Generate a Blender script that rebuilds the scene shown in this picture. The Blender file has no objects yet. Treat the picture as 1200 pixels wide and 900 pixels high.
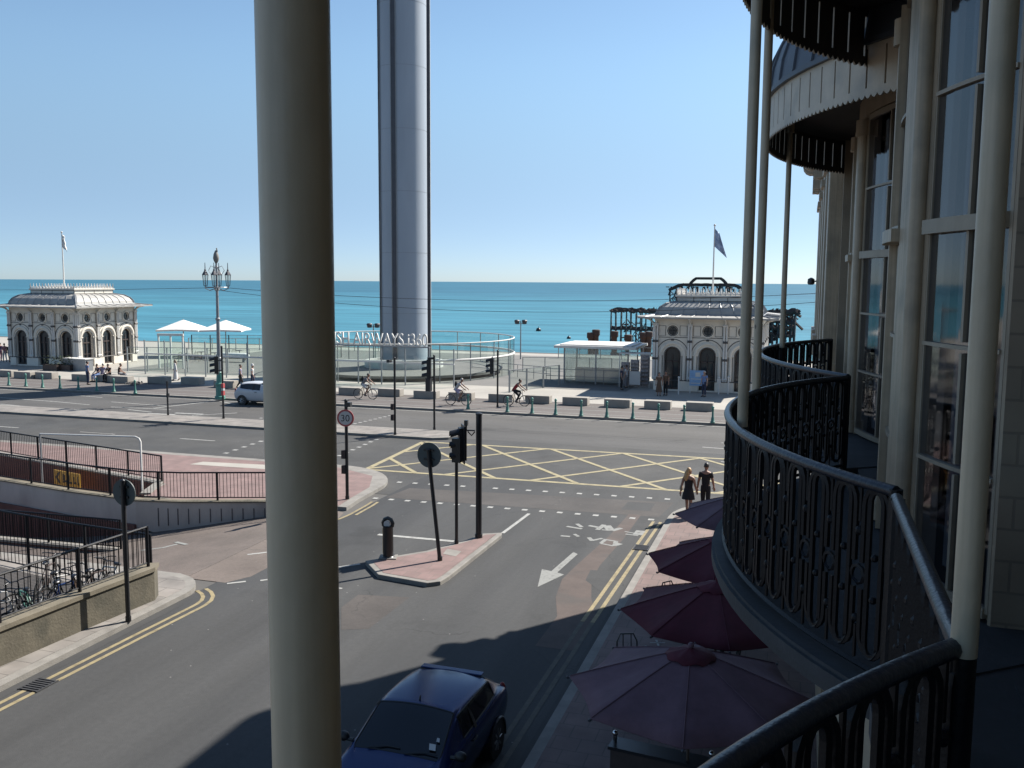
import bpy, bmesh, math, random
from math import sin, cos, pi, radians, sqrt, atan2, hypot
from mathutils import Vector, Matrix, Euler
from mathutils.geometry import tessellate_polygon
random.seed(7)
S = bpy.context.scene
C = S.collection

# ------------------------------------------------------------------ view
YAW, PITCH, ROLL, EYE, FPX = radians(17.5), radians(6.37), radians(.36), 8.0, 1080.0
CAMR = Matrix.Rotation(YAW, 3, 'Z') @ Matrix.Rotation(pi/2-PITCH, 3, 'X') @ Matrix.Rotation(ROLL, 3, 'Z')
def at(px, py, z=0.0):
    """point at height z seen at pixel px,py of the 1200x900 photograph"""
    d = CAMR @ Vector(((px-600)/FPX, (450-py)/FPX, -1))
    t = (z-EYE)/d.z
    return Vector((d.x*t, d.y*t, z))

# ------------------------------------------------------------------ materials
ALB = dict(asphalt=.345, asphalt_far=.42, asphalt_patch=.33, asphalt_dark=.5, apron=.55, cycle_strip=.40, cycle_path=.48, concrete_prom=.62, deck=.4, kerb=.55, paving=.5,
  pink_paving=.42, pink_paving_side=.40, white_line=.45, worn_line=.42, yellow_line=.46, yellow_box=.45, cream=.70, cream_post=.84, cream_wall=.56, valance=.85, brick_cream=.5,
  window_frame=.72, lead=.7, slab_stone=.17, black_iron=.5, dark_soffit=.6, old_wall=.4, coping=.42, retain=.72, block=.55, sign_white=.6, tower_metal=.9, canvas_white=.75, parasol=.5,
  parasol_pale=.72, kiosk=.92, kiosk_roof=.55, white_paint=.75, grey_metal=.7, car_white=.7, goods=.6, stall_blue=.65, shingle=.5, land=.5, skin=.65, skin_tan=.65, green_paint=.75, green_dark=.8, sign_yellow=.7,
  sign_grey=.7, tyre=.7, rail_top=.8)
def alb(name, c):
    k = ALB.get(name, .62 if name.startswith('cloth_') else 1); return tuple(x*k for x in c)
def nd(nt, t, **kw):
    n = nt.nodes.new(t)
    for k, v in kw.items(): setattr(n, k, v)
    return n
def mat(name, col, rough=.7, var=.15, scale=3.0, bump=0.0, bscale=40.0, metal=0.0, spec=.5, dirt=None, dscale=1.0, stretch=None):
    col = alb(name, col); dirt = alb(name, dirt) if dirt else None
    m = bpy.data.materials.new(name); m.use_nodes = True
    nt = m.node_tree; b = nt.nodes['Principled BSDF']
    b.inputs['Roughness'].default_value = rough; b.inputs['Metallic'].default_value = metal
    b.inputs['Specular IOR Level'].default_value = spec
    tc = nd(nt, 'ShaderNodeTexCoord'); mp = nd(nt, 'ShaderNodeMapping')
    nt.links.new(tc.outputs['Object'], mp.inputs['Vector'])
    if stretch: mp.inputs['Scale'].default_value = stretch
    n1 = nd(nt, 'ShaderNodeTexNoise'); n1.inputs['Scale'].default_value = scale
    n1.inputs['Detail'].default_value = 8; n1.inputs['Roughness'].default_value = .65
    nt.links.new(mp.outputs[0], n1.inputs['Vector'])
    r = nd(nt, 'ShaderNodeMapRange'); r.inputs[1].default_value = .25; r.inputs[2].default_value = .75
    r.inputs[3].default_value = 1-var; r.inputs[4].default_value = 1+var
    nt.links.new(n1.outputs[0], r.inputs[0])
    mx = nd(nt, 'ShaderNodeMix', data_type='RGBA', blend_type='MULTIPLY'); mx.inputs[0].default_value = 1
    mx.inputs[6].default_value = (*col, 1)
    nt.links.new(r.outputs[0], mx.inputs[7])
    out = mx.outputs[2]
    if dirt:
        n2 = nd(nt, 'ShaderNodeTexNoise'); n2.inputs['Scale'].default_value = dscale; n2.inputs['Detail'].default_value = 6
        nt.links.new(mp.outputs[0], n2.inputs['Vector'])
        r2 = nd(nt, 'ShaderNodeMapRange'); r2.inputs[1].default_value = .52; r2.inputs[2].default_value = .72
        r2.inputs[3].default_value = 0; r2.inputs[4].default_value = .8
        nt.links.new(n2.outputs[0], r2.inputs[0])
        m2 = nd(nt, 'ShaderNodeMix', data_type='RGBA'); m2.inputs[7].default_value = (*dirt, 1)
        nt.links.new(r2.outputs[0], m2.inputs[0]); nt.links.new(out, m2.inputs[6]); out = m2.outputs[2]
    nt.links.new(out, b.inputs['Base Color'])
    if bump:
        n3 = nd(nt, 'ShaderNodeTexNoise'); n3.inputs['Scale'].default_value = bscale; n3.inputs['Detail'].default_value = 4
        nt.links.new(mp.outputs[0], n3.inputs['Vector'])
        bp = nd(nt, 'ShaderNodeBump'); bp.inputs['Strength'].default_value = bump; bp.inputs['Distance'].default_value = .02
        nt.links.new(n3.outputs[0], bp.inputs['Height']); nt.links.new(bp.outputs[0], b.inputs['Normal'])
    return m
def glass_mat(name, tint, fac=.12, rough=.03):
    m = bpy.data.materials.new(name); m.use_nodes = True; nt = m.node_tree; nt.nodes.clear()
    o = nd(nt, 'ShaderNodeOutputMaterial'); t = nd(nt, 'ShaderNodeBsdfTransparent'); g = nd(nt, 'ShaderNodeBsdfGlossy')
    t.inputs[0].default_value = (*tint, 1); g.inputs['Roughness'].default_value = rough
    lw = nd(nt, 'ShaderNodeLayerWeight'); lw.inputs[0].default_value = .3
    ad = nd(nt, 'ShaderNodeMapRange'); ad.inputs[1].default_value = 0; ad.inputs[2].default_value = 1; ad.inputs[3].default_value = fac*.35; ad.inputs[4].default_value = fac*2.2
    nt.links.new(lw.outputs['Facing'], ad.inputs[0])
    mx = nd(nt, 'ShaderNodeMixShader')
    nt.links.new(ad.outputs[0], mx.inputs[0]); nt.links.new(t.outputs[0], mx.inputs[1]); nt.links.new(g.outputs[0], mx.inputs[2])
    nt.links.new(mx.outputs[0], o.inputs[0]); return m
def brick_mat(name, c1, c2, mortar, w, h, msize=.012, rough=.8, coord='Object', rot=None, bump=.4, noise=.25):
    c1, c2, mortar = alb(name, c1), alb(name, c2), alb(name, mortar)
    m = bpy.data.materials.new(name); m.use_nodes = True; nt = m.node_tree; b = nt.nodes['Principled BSDF']
    tc = nd(nt, 'ShaderNodeTexCoord'); mp = nd(nt, 'ShaderNodeMapping')
    if rot: mp.inputs['Rotation'].default_value = rot
    nt.links.new(tc.outputs[coord], mp.inputs[0])
    br = nd(nt, 'ShaderNodeTexBrick'); br.inputs['Color1'].default_value = (*c1, 1); br.inputs['Color2'].default_value = (*c2, 1)
    br.inputs['Mortar'].default_value = (*mortar, 1); br.inputs['Scale'].default_value = 1
    br.inputs['Brick Width'].default_value = w; br.inputs['Row Height'].default_value = h; br.inputs['Mortar Size'].default_value = msize
    nt.links.new(mp.outputs[0], br.inputs['Vector'])
    n = nd(nt, 'ShaderNodeTexNoise'); n.inputs['Scale'].default_value = 1.7; n.inputs['Detail'].default_value = 8
    nt.links.new(tc.outputs['Object'], n.inputs['Vector'])
    r = nd(nt, 'ShaderNodeMapRange'); r.inputs[1].default_value = .25; r.inputs[2].default_value = .75; r.inputs[3].default_value = 1-noise; r.inputs[4].default_value = 1+noise
    nt.links.new(n.outputs[0], r.inputs[0])
    mx = nd(nt, 'ShaderNodeMix', data_type='RGBA', blend_type='MULTIPLY'); mx.inputs[0].default_value = 1
    nt.links.new(br.outputs['Color'], mx.inputs[6]); nt.links.new(r.outputs[0], mx.inputs[7])
    nt.links.new(mx.outputs[2], b.inputs['Base Color']); b.inputs['Roughness'].default_value = rough
    bp = nd(nt, 'ShaderNodeBump'); bp.inputs['Strength'].default_value = bump; bp.inputs['Distance'].default_value = .01; bp.invert = True
    nt.links.new(br.outputs['Fac'], bp.inputs['Height']); nt.links.new(bp.outputs[0], b.inputs['Normal'])
    return m

def asphalt_mat(name, col, warm, stretch=(1,1,1), crack=.5, specks=True):
    col, warm = alb(name, col), alb(name, warm)
    m = bpy.data.materials.new(name); m.use_nodes = True; nt = m.node_tree; b = nt.nodes['Principled BSDF']; b.inputs['Roughness'].default_value = .88
    L = nt.links.new; tc = nd(nt, 'ShaderNodeTexCoord'); mp = nd(nt, 'ShaderNodeMapping'); mp.inputs['Scale'].default_value = stretch; L(tc.outputs['Object'], mp.inputs[0])
    def noise(sc, det=6, src=mp): n = nd(nt, 'ShaderNodeTexNoise'); n.inputs['Scale'].default_value = sc; n.inputs['Detail'].default_value = det; n.inputs['Roughness'].default_value = .6; L(src.outputs['Object' if src is tc else 0], n.inputs['Vector']); return n.outputs[0]
    def rng(x, a, b_, c, d): r = nd(nt, 'ShaderNodeMapRange'); [setattr(r.inputs[i+1], 'default_value', v) for i, v in enumerate((a, b_, c, d))]; L(x, r.inputs[0]); return r.outputs[0]
    def mulc(c, f):
        x = nd(nt, 'ShaderNodeMix', data_type='RGBA', blend_type='MULTIPLY'); x.inputs[0].default_value = 1; L(c, x.inputs[6]); L(f, x.inputs[7]); return x.outputs[2]
    mx = nd(nt, 'ShaderNodeMix', data_type='RGBA'); mx.inputs[6].default_value = (*col, 1); mx.inputs[7].default_value = (*warm, 1); L(rng(noise(.13), .42, .62, 0, 1), mx.inputs[0])
    c = mulc(mx.outputs[2], rng(noise(.5, 8), .25, .75, .70, 1.3)); c = mulc(c, rng(noise(70, 2, tc), .3, .7, .74, 1.26)); c = mulc(c, rng(noise(9, 4, tc), .3, .7, .9, 1.1))
    c = mulc(c, rng(noise(.33, 5, tc), .58, .70, 1, .66))            # oil and water stains
    dn = nd(nt, 'ShaderNodeTexNoise'); dn.inputs['Scale'].default_value = 1.2; dn.inputs['Detail'].default_value = 4; L(tc.outputs['Object'], dn.inputs[0])
    ad = nd(nt, 'ShaderNodeVectorMath', operation='MULTIPLY_ADD'); ad.inputs[1].default_value = (1.1,1.1,0); L(dn.outputs['Color'], ad.inputs[0]); L(tc.outputs['Object'], ad.inputs[2])
    vo = nd(nt, 'ShaderNodeTexVoronoi', feature='DISTANCE_TO_EDGE', voronoi_dimensions='2D'); vo.inputs['Scale'].default_value = .22; L(ad.outputs[0], vo.inputs['Vector'])
    ck = rng(vo.outputs[0], .0, .006, 1, 0); mk = rng(noise(.21, 2, tc), .5, .56, 0, crack); mm = nd(nt, 'ShaderNodeMath', operation='MULTIPLY'); L(ck, mm.inputs[0]); L(mk, mm.inputs[1])
    x = nd(nt, 'ShaderNodeMix', data_type='RGBA'); x.inputs[7].default_value = (.018,.018,.018,1); L(mm.outputs[0], x.inputs[0]); L(c, x.inputs[6]); c = x.outputs[2]
    if specks:
        v2 = nd(nt, 'ShaderNodeTexVoronoi', feature='F1', voronoi_dimensions='2D'); v2.inputs['Scale'].default_value = 1.1; L(tc.outputs['Object'], v2.inputs['Vector'])
        sc_ = nd(nt, 'ShaderNodeSeparateColor'); L(v2.outputs['Color'], sc_.inputs[0]); a = rng(v2.outputs['Distance'], .012, .024, 1, 0); g_ = rng(sc_.outputs[0], .80, .82, 0, .8); m3 = nd(nt, 'ShaderNodeMath', operation='MULTIPLY'); L(a, m3.inputs[0]); L(g_, m3.inputs[1])
        x = nd(nt, 'ShaderNodeMix', data_type='RGBA'); x.inputs[7].default_value = (.22,.21,.2,1); L(m3.outputs[0], x.inputs[0]); L(c, x.inputs[6]); c = x.outputs[2]
    L(c, b.inputs['Base Color'])
    bp = nd(nt, 'ShaderNodeBump'); bp.inputs['Strength'].default_value = .4; bp.inputs['Distance'].default_value = .012; L(noise(60, 3, tc), bp.inputs['Height']); L(bp.outputs[0], b.inputs['Normal'])
    return m
def chip_paint(m, col, dens=.8, scale=(14,14,7), size=.11):
    '''adds rusty chips and faint runs to a painted post'''
    nt = m.node_tree; L = nt.links.new; b = nt.nodes['Principled BSDF']; src = b.inputs['Base Color'].links[0].from_socket
    tc = nd(nt, 'ShaderNodeTexCoord'); mp = nd(nt, 'ShaderNodeMapping'); mp.inputs['Scale'].default_value = scale; L(tc.outputs['Object'], mp.inputs[0])
    v = nd(nt, 'ShaderNodeTexVoronoi'); v.inputs['Scale'].default_value = 1; L(mp.outputs[0], v.inputs['Vector']); sc_ = nd(nt, 'ShaderNodeSeparateColor'); L(v.outputs['Color'], sc_.inputs[0])
    n = nd(nt, 'ShaderNodeTexNoise'); n.inputs['Scale'].default_value = 60; L(tc.outputs['Object'], n.inputs[0]); ad = nd(nt, 'ShaderNodeMath', operation='MULTIPLY_ADD'); ad.inputs[1].default_value = .12; L(n.outputs[0], ad.inputs[0]); L(v.outputs['Distance'], ad.inputs[2])
    def rng(x, a, b_, c, d): r = nd(nt, 'ShaderNodeMapRange'); [setattr(r.inputs[i+1], 'default_value', q) for i, q in enumerate((a, b_, c, d))]; L(x, r.inputs[0]); return r.outputs[0]
    mm = nd(nt, 'ShaderNodeMath', operation='MULTIPLY'); L(rng(ad.outputs[0], size+.05, size+.07, 1, 0), mm.inputs[0]); L(rng(sc_.outputs[0], dens, dens+.01, 0, .85), mm.inputs[1])
    mp2 = nd(nt, 'ShaderNodeMapping'); mp2.inputs['Scale'].default_value = (40,40,1.2); L(tc.outputs['Object'], mp2.inputs[0]); n2 = nd(nt, 'ShaderNodeTexNoise'); n2.inputs['Scale'].default_value = 1; n2.inputs['Detail'].default_value = 5; L(mp2.outputs[0], n2.inputs[0])
    x0 = nd(nt, 'ShaderNodeMix', data_type='RGBA', blend_type='MULTIPLY'); x0.inputs[0].default_value = 1; L(src, x0.inputs[6]); L(rng(n2.outputs[0], .35, .7, 1.06, .80), x0.inputs[7])
    x = nd(nt, 'ShaderNodeMix', data_type='RGBA'); x.inputs[7].default_value = (*col, 1); L(mm.outputs[0], x.inputs[0]); L(x0.outputs[2], x.inputs[6]); L(x.outputs[2], b.inputs['Base Color'])
M = {}
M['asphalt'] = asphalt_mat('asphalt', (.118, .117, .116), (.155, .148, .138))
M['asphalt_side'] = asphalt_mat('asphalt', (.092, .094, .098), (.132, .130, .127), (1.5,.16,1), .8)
M['asphalt_far'] = asphalt_mat('asphalt_far', (.145, .138, .132), (.185, .172, .158), (.2,1,1), .3, False)
M['asphalt_patch'] = asphalt_mat('asphalt_patch', (.165, .148, .138), (.18, .155, .14))
M['asphalt_dark'] = mat('asphalt_dark', (.085, .084, .083), .9, .2, 1.2, .3, 60)
M['apron'] = asphalt_mat('apron', (.215, .172, .148), (.25, .205, .175), crack=.8)
M['cycle_strip'] = mat('cycle_strip', (.205, .155, .135), .9, .25, 1.5, .3, 60, dirt=(.15, .135, .125), dscale=.8)
M['cycle_path'] = mat('cycle_path', (.215, .185, .17), .9, .2, .5, .2, 40, stretch=(.3, 1, 1))
M['concrete_prom'] = mat('concrete_prom', (.50, .465, .41), .85, .16, .5, .2, 30, dirt=(.40, .37, .33), dscale=.25)
M['deck'] = mat('deck', (.36, .34, .315), .85, .15, .5, .2, 20)
M['kerb'] = mat('kerb', (.37, .345, .31), .85, .22, 2.5, .3, 40, dirt=(.24, .22, .2), dscale=1.2)
M['paving'] = brick_mat('paving', (.42, .375, .335), (.36, .33, .30), (.22, .2, .18), .9, .6, .012)
M['pink_paving'] = brick_mat('pink_paving', (.46, .30, .275), (.41, .275, .25), (.33, .25, .22), .4, .4, .01, noise=.2)
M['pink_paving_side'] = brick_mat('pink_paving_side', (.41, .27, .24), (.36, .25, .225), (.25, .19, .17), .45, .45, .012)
M['white_line'] = mat('white_line', (.66, .65, .61), .8, .22, 6, .2, 50, dirt=(.33, .32, .3), dscale=5)
M['worn_line'] = mat('worn_line', (.52, .52, .49), .85, .3, 6, .2, 50, dirt=(.17, .17, .16), dscale=6)
M['yellow_line'] = mat('yellow_line', (.52, .42, .23), .8, .25, 5, .2, 50, dirt=(.30, .24, .14), dscale=4)
M['yellow_worn_shaded'] = mat('yellow_worn_shaded', (.085, .078, .062), .85, .3, 5, .2, 50, dirt=(.055, .054, .052), dscale=4)  # worn line yellow, darkened further for the stretch inside the building shadow
M['yellow_box'] = mat('yellow_box', (.62, .53, .31), .8, .2, 4, .2, 50, dirt=(.36, .30, .18), dscale=3)
M['cream'] = mat('cream', (.70, .54, .37), .5, .12, 5, .12, 30, dirt=(.40, .335, .25), dscale=2.2)
M['cream_post'] = mat('cream_post', (.70, .56, .39), .42, .1, 4, .1, 25, dirt=(.47, .41, .30), dscale=3)
M['cream_wall'] = mat('cream_wall', (.68, .52, .36), .7, .12, 2, .2, 30, dirt=(.38, .31, .23), dscale=1.2)
chip_paint(M['cream_post'], (.10,.065,.045), .86)
chip_paint(M['cream'], (.13,.09,.06), .9, (9,9,5))
M['valance'] = mat('valance', (.74, .62, .48), .6, .12, 4, .1, 30, dirt=(.48, .43, .36), dscale=3)
M['brick_cream'] = brick_mat('brick_cream', (.60, .47, .34), (.55, .44, .32), (.44, .35, .26), .42, .165, .007, rot=(radians(90), 0, 0), bump=.5)
M['window_frame'] = mat('window_frame', (.50, .40, .29), .5, .15, 5)
M['pane'] = mat('pane', (.02, .022, .036), .1, .4, 1.2, 0, spec=.5)
M['curtain'] = mat('curtain', (.30, .28, .25), .9, .2, 3)
M['house_glass'] = glass_mat('house_glass', (.62, .64, .72), .17, .05)
M['black_iron'] = mat('black_iron', (.012, .012, .016), .5, .3, 8, .15, 60, spec=.25)
M['rail_top'] = mat('rail_top', (.02, .024, .036), .34, .3, 10, .2, 50, dirt=(.045, .05, .06), dscale=14)
M['lead'] = mat('lead', (.11, .12, .145), .5, .22, 3, .1, 20, dirt=(.17, .18, .20), dscale=2)
M['dark_soffit'] = mat('dark_soffit', (.085, .075, .068), .8, .2, 3)
M['slab_stone'] = mat('slab_stone', (.22, .235, .26), .75, .25, 3, .2, 30, dirt=(.13, .14, .15), dscale=2)
M['white_paint'] = mat('white_paint', (.76, .74, .70), .6, .08, 2, dirt=(.62, .59, .54), dscale=.9)
M['kiosk'] = mat('kiosk', (.70, .65, .565), .65, .08, 1.2, .1, 15, dirt=(.58, .53, .46), dscale=.8)
M['kiosk_trim'] = mat('kiosk_trim', (.075, .07, .068), .6, .2, 3)
M['kiosk_roof'] = mat('kiosk_roof', (.56, .54, .50), .6, .12, 1.5, dirt=(.44, .42, .39), dscale=.7)
M['dark_glass'] = mat('dark_glass', (.03, .037, .042), .12, .3, 2, 0, spec=.6)
M['dark_wood'] = mat('dark_wood', (.045, .03, .026), .6, .3, 3)
M['tower_metal'] = mat('tower_metal', (.33, .37, .42), .55, .1, .6, 0, metal=.08, dirt=(.27, .31, .36), dscale=.3, stretch=(1, 1, .15))
M['tower_dark'] = mat('tower_dark', (.05, .05, .06), .5, .2, 2)
M['grey_metal'] = mat('grey_metal', (.33, .34, .35), .45, .12, 3, metal=.3)
M['glass'] = glass_mat('glass', (.90, .955, .94), .10)
M['glass_pale'] = glass_mat('glass_pale', (.86, .90, .90), .26, .15)
M['green_paint'] = mat('green_paint', (.10, .30, .235), .5, .15, 6, dirt=(.16, .36, .30), dscale=5)
M['green_dark'] = mat('green_dark', (.07, .21, .165), .5, .15, 6)
M['block'] = mat('block', (.52, .475, .415), .85, .14, 2, .25, 25, dirt=(.40, .36, .31), dscale=1.5)
M['black_paint'] = mat('black_paint', (.012, .012, .014), .38, .25, 6)
M['sign_grey'] = mat('sign_grey', (.075, .095, .095), .55, .12, 3)
M['sign_white'] = mat('sign_white', (.78, .77, .74), .5, .04, 3)
M['sign_red'] = mat('sign_red', (.38, .07, .07), .5, .08, 3)
M['sign_yellow'] = mat('sign_yellow', (.62, .34, .05), .5, .08, 3)
M['retain'] = mat('retain', (.60, .53, .475), .85, .14, 1.0, .3, 20, dirt=(.42, .36, .32), dscale=.7, stretch=(1, 1, .4))
M['maroon_brick'] = brick_mat('maroon_brick', (.16, .065, .05), (.13, .055, .045), (.09, .06, .05), .22, .075, .01, rot=(radians(90), 0, 0))
M['old_wall'] = mat('old_wall', (.245, .215, .155), .9, .25, 2.0, .5, 18, dirt=(.12, .115, .085), dscale=1.3)
M['coping'] = mat('coping', (.36, .31, .225), .9, .2, 3, .3, 25, dirt=(.2, .18, .13), dscale=2)
M['parasol'] = mat('parasol', (.135, .010, .030), .85, .22, 3, .5, 7, dirt=(.15, .018, .040), dscale=1.5)
M['parasol_pale'] = mat('parasol_pale', (.16, .088, .112), .85, .22, 3, .5, 7, dirt=(.21, .12, .15), dscale=1.2)
M['canvas_white'] = mat('canvas_white', (.84, .83, .80), .8, .04, 2)
M['wood'] = mat('wood', (.06, .04, .03), .6, .25, 4, .2, 20, stretch=(1, 8, 1))
M['rust'] = mat('rust', (.045, .030, .027), .85, .4, .6, .3, 4, dirt=(.11, .06, .04), dscale=.5)
M['pier_iron'] = mat('pier_iron', (.042, .047, .052), .85, .4, .6, .3, 4, dirt=(.07, .06, .05), dscale=.5)
M['blue_paint'] = mat('blue_paint', (.010, .024, .092), .2, .05, 2, metal=.3, spec=.5)
M['car_white'] = mat('car_white', (.68, .69, .71), .25, .03, 2, spec=.6)
M['car_glass'] = mat('car_glass', (.008, .010, .014), .05, .1, 2, spec=.5)
M['car_black'] = mat('car_black', (.012, .012, .013), .5, .15, 8)
M['tyre'] = mat('tyre', (.02, .02, .02), .85, .2, 10)
M['rim'] = mat('rim', (.35, .35, .36), .35, .1, 6, metal=.7)
M['lamp_lens'] = mat('lamp_lens', (.7, .7, .72), .15, .05, 6)
M['red_lens'] = mat('red_lens', (.25, .02, .02), .25, .05, 6)
M['chrome'] = mat('chrome', (.6, .6, .62), .2, .05, 6, metal=1)
M['skin'] = mat('skin', (.52, .31, .22), .55, .06, 8)
M['skin_tan'] = mat('skin_tan', (.40, .22, .15), .55, .06, 8)
M['hair_blonde'] = mat('hair_blonde', (.42, .26, .12), .5, .2, 20, .3, 80)
M['hair_dark'] = mat('hair_dark', (.02, .015, .012), .5, .2, 20, .3, 80)
M['hair_grey'] = mat('hair_grey', (.3, .29, .28), .6, .2, 20, .3, 80)
def cloth(n, c): M['cloth_'+n] = mat('cloth_'+n, c, .85, .15, 6, .2, 50)
for n, c in dict(black=(.014, .014, .018), white=(.78, .77, .76), blue=(.20, .30, .55), navy=(.03, .04, .09), pink=(.55, .25, .28), grey=(.25, .25, .27),
                 purple=(.17, .12, .25), brown=(.15, .09, .06), beige=(.45, .38, .29), red=(.45, .05, .06), lilac=(.5, .46, .62)).items(): cloth(n, c)
M['shoe'] = mat('shoe', (.05, .045, .04), .6)
M['plant'] = mat('plant', (.035, .05, .022), .8, .4, 6)
M['shingle'] = mat('shingle', (.42, .33, .24), .9, .3, .6, .4, 8)
M['cable'] = mat('cable', (.03, .03, .035), .6)
M['drain'] = mat('drain', (.04, .04, .042), .6, .3, 6)
M['land'] = mat('land', (.16, .15, .14), .9, .2, .3, .2, 20)
M['flag_blue'] = mat('flag_blue', (.30, .36, .48), .8, .35, 2.5)
M['stall_blue'] = mat('stall_blue', (.30, .50, .78), .7, .25, 4)
M['goods'] = mat('goods', (.50, .44, .42), .8, .9, 14, dirt=(.10, .16, .28), dscale=9)

# ------------------------------------------------------------------ mesh builder
class MB:
    def __init__(s): s.v = []; s.f = []; s.m = []
    def add(s, vs, fs, mi=0):
        k = len(s.v); s.v += [tuple(v) for v in vs]
        for f in fs: s.f.append(tuple(k+i for i in f)); s.m.append(mi)
        return s
    def box(s, x0, x1, y0, y1, z0, z1, mi=0):
        return s.add([(x0,y0,z0),(x1,y0,z0),(x1,y1,z0),(x0,y1,z0),(x0,y0,z1),(x1,y0,z1),(x1,y1,z1),(x0,y1,z1)],
                     [(0,3,2,1),(4,5,6,7),(0,1,5,4),(1,2,6,5),(2,3,7,6),(3,0,4,7)], mi)
    def cbox(s, cx, cy, z0, sx, sy, sz, rz=0, mi=0):
        c, n = cos(rz), sin(rz); vs = []
        for z in (z0, z0+sz):
            for a, b in ((-1,-1),(1,-1),(1,1),(-1,1)):
                x, y = a*sx/2, b*sy/2; vs.append((cx+x*c-y*n, cy+x*n+y*c, z))
        return s.add(vs, [(0,3,2,1),(4,5,6,7),(0,1,5,4),(1,2,6,5),(2,3,7,6),(3,0,4,7)], mi)
    def prism(s, poly, z0, z1, mi=0, holes=(), bottom=True):
        loops = [list(poly)] + [list(h) for h in holes]
        flat = [p for l in loops for p in l]
        tris = tessellate_polygon([[Vector((p[0], p[1], 0)) for p in l] for l in loops])
        n = len(flat); vs = [(p[0], p[1], z1) for p in flat]
        fs = []
        for t in tris:
            a, b, c = (flat[i] for i in t)
            ar = (b[0]-a[0])*(c[1]-a[1])-(b[1]-a[1])*(c[0]-a[0])
            if abs(ar) < 1e-9: continue
            fs.append(t if ar > 0 else t[::-1])
        if z0 is None: return s.add(vs, fs, mi)
        vs += [(p[0], p[1], z0) for p in flat]
        if bottom: fs += [tuple(n+i for i in f[::-1]) for f in fs]
        k = 0
        for li, l in enumerate(loops):
            m = len(l); area = sum(l[i][0]*l[(i+1)%m][1]-l[(i+1)%m][0]*l[i][1] for i in range(m))
            ccw = (area > 0) == (li == 0)
            for i in range(m):
                a, b = k+i, k+(i+1)%m
                fs.append((a, n+a, n+b, b) if not ccw else (a, n+a, n+b, b)[::-1])
            k += m
        return s.add(vs, fs, mi)
    def sheet(s, poly, z, mi=0): return s.prism(poly, None, z, mi)
    def tube(s, pts, r, n=6, mi=0, closed=False, cap=True):
        pts = [Vector(p) for p in pts]; N = len(pts); rs = r if isinstance(r, (list, tuple)) else [r]*N
        vs = []; fs = []; prev = None
        for i, p in enumerate(pts):
            if closed: t = pts[(i+1)%N]-pts[i-1]
            else: t = pts[min(i+1, N-1)]-pts[max(i-1, 0)]
            if t.length < 1e-9: t = Vector((0,0,1))
            t.normalize()
            if prev is None:
                a = Vector((0,0,1)) if abs(t.z) < .9 else Vector((1,0,0)); u = t.cross(a).normalized()
            else:
                u = prev - t*prev.dot(t); u = u.normalized() if u.length > 1e-6 else t.orthogonal().normalized()
            prev = u; w = t.cross(u)
            for k in range(n):
                a = 2*pi*k/n; vs.append(p+(u*cos(a)+w*sin(a))*rs[i])
        for i in range(N if closed else N-1):
            j = (i+1) % N
            for k in range(n):
                l = (k+1) % n; fs.append((i*n+k, i*n+l, j*n+l, j*n+k))
        if cap and not closed:
            fs.append(tuple(range(n))[::-1]); fs.append(tuple((N-1)*n+k for k in range(n)))
        return s.add(vs, fs, mi)
    def lathe(s, prof, c=(0,0,0), n=12, mi=0, sx=1, sy=1):
        vs = []; fs = []
        for r, z in prof:
            for k in range(n):
                a = 2*pi*k/n; vs.append((c[0]+r*cos(a)*sx, c[1]+r*sin(a)*sy, c[2]+z))
        for i in range(len(prof)-1):
            for k in range(n):
                l = (k+1) % n; fs.append((i*n+k, i*n+l, (i+1)*n+l, (i+1)*n+k))
        fs.append(tuple(range(n))[::-1]); fs.append(tuple((len(prof)-1)*n+k for k in range(n)))
        return s.add(vs, fs, mi)
    def ball(s, c, r, n=8, mi=0, sx=1, sy=1, sz=1):
        return s.lathe([(r*sin(pi*(i+.02)/(n+.04)), -r*cos(pi*(i+.02)/(n+.04))*sz) for i in range(n+1)], c, max(8, n), mi, sx, sy)
    def arc(s, uc, vc, R0, R1, a0, a1, z0, z1, n=8, mi=0):
        """sector of a ring; angle measured from the -u direction towards +v"""
        vs = []; fs = []
        for i in range(n+1):
            a = a0+(a1-a0)*i/n
            for R in (R0, R1):
                for z in (z0, z1): vs.append((uc-R*cos(a), vc+R*sin(a), z))
        for i in range(n):
            b, d = 4*i, 4*i+4
            fs += [(b, b+1, d+1, d), (b+2, d+2, d+3, b+3), (b+1, b+3, d+3, d+1), (b, d, d+2, b+2)]
        fs += [(0, 2, 3, 1), (4*n, 4*n+1, 4*n+3, 4*n+2)]
        return s.add(vs, fs, mi)
    def build(s, name, mats, parent=None, smooth=False, bevel=0, fix=True):
        me = bpy.data.meshes.new(name); me.from_pydata(s.v, [], s.f); me.validate()
        for m in (mats if isinstance(mats, (list, tuple)) else [mats]): me.materials.append(M[m] if isinstance(m, str) else m)
        if len(me.polygons) == len(s.m):
            me.polygons.foreach_set('material_index', s.m)
        if fix:
            bm = bmesh.new(); bm.from_mesh(me); bmesh.ops.recalc_face_normals(bm, faces=bm.faces); bm.to_mesh(me); bm.free()
        if smooth:
            me.polygons.foreach_set('use_smooth', [True]*len(me.polygons))
            if smooth != 'all':
                try: me.set_sharp_from_angle(angle=radians(40))
                except Exception: pass
        o = bpy.data.objects.new(name, me); C.objects.link(o)
        if parent: o.parent = parent
        if bevel:
            b = o.modifiers.new('bevel', 'BEVEL'); b.width = bevel; b.segments = 2; b.limit_method = 'ANGLE'
        return o
def thing(name, label, cat, loc=(0,0,0), rz=0, group=None):
    o = bpy.data.objects.new(name, None); C.objects.link(o); o.location = loc; o.rotation_euler = (0,0,rz)
    o.empty_display_size = .2
    return tag(o, label, cat, group)
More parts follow.
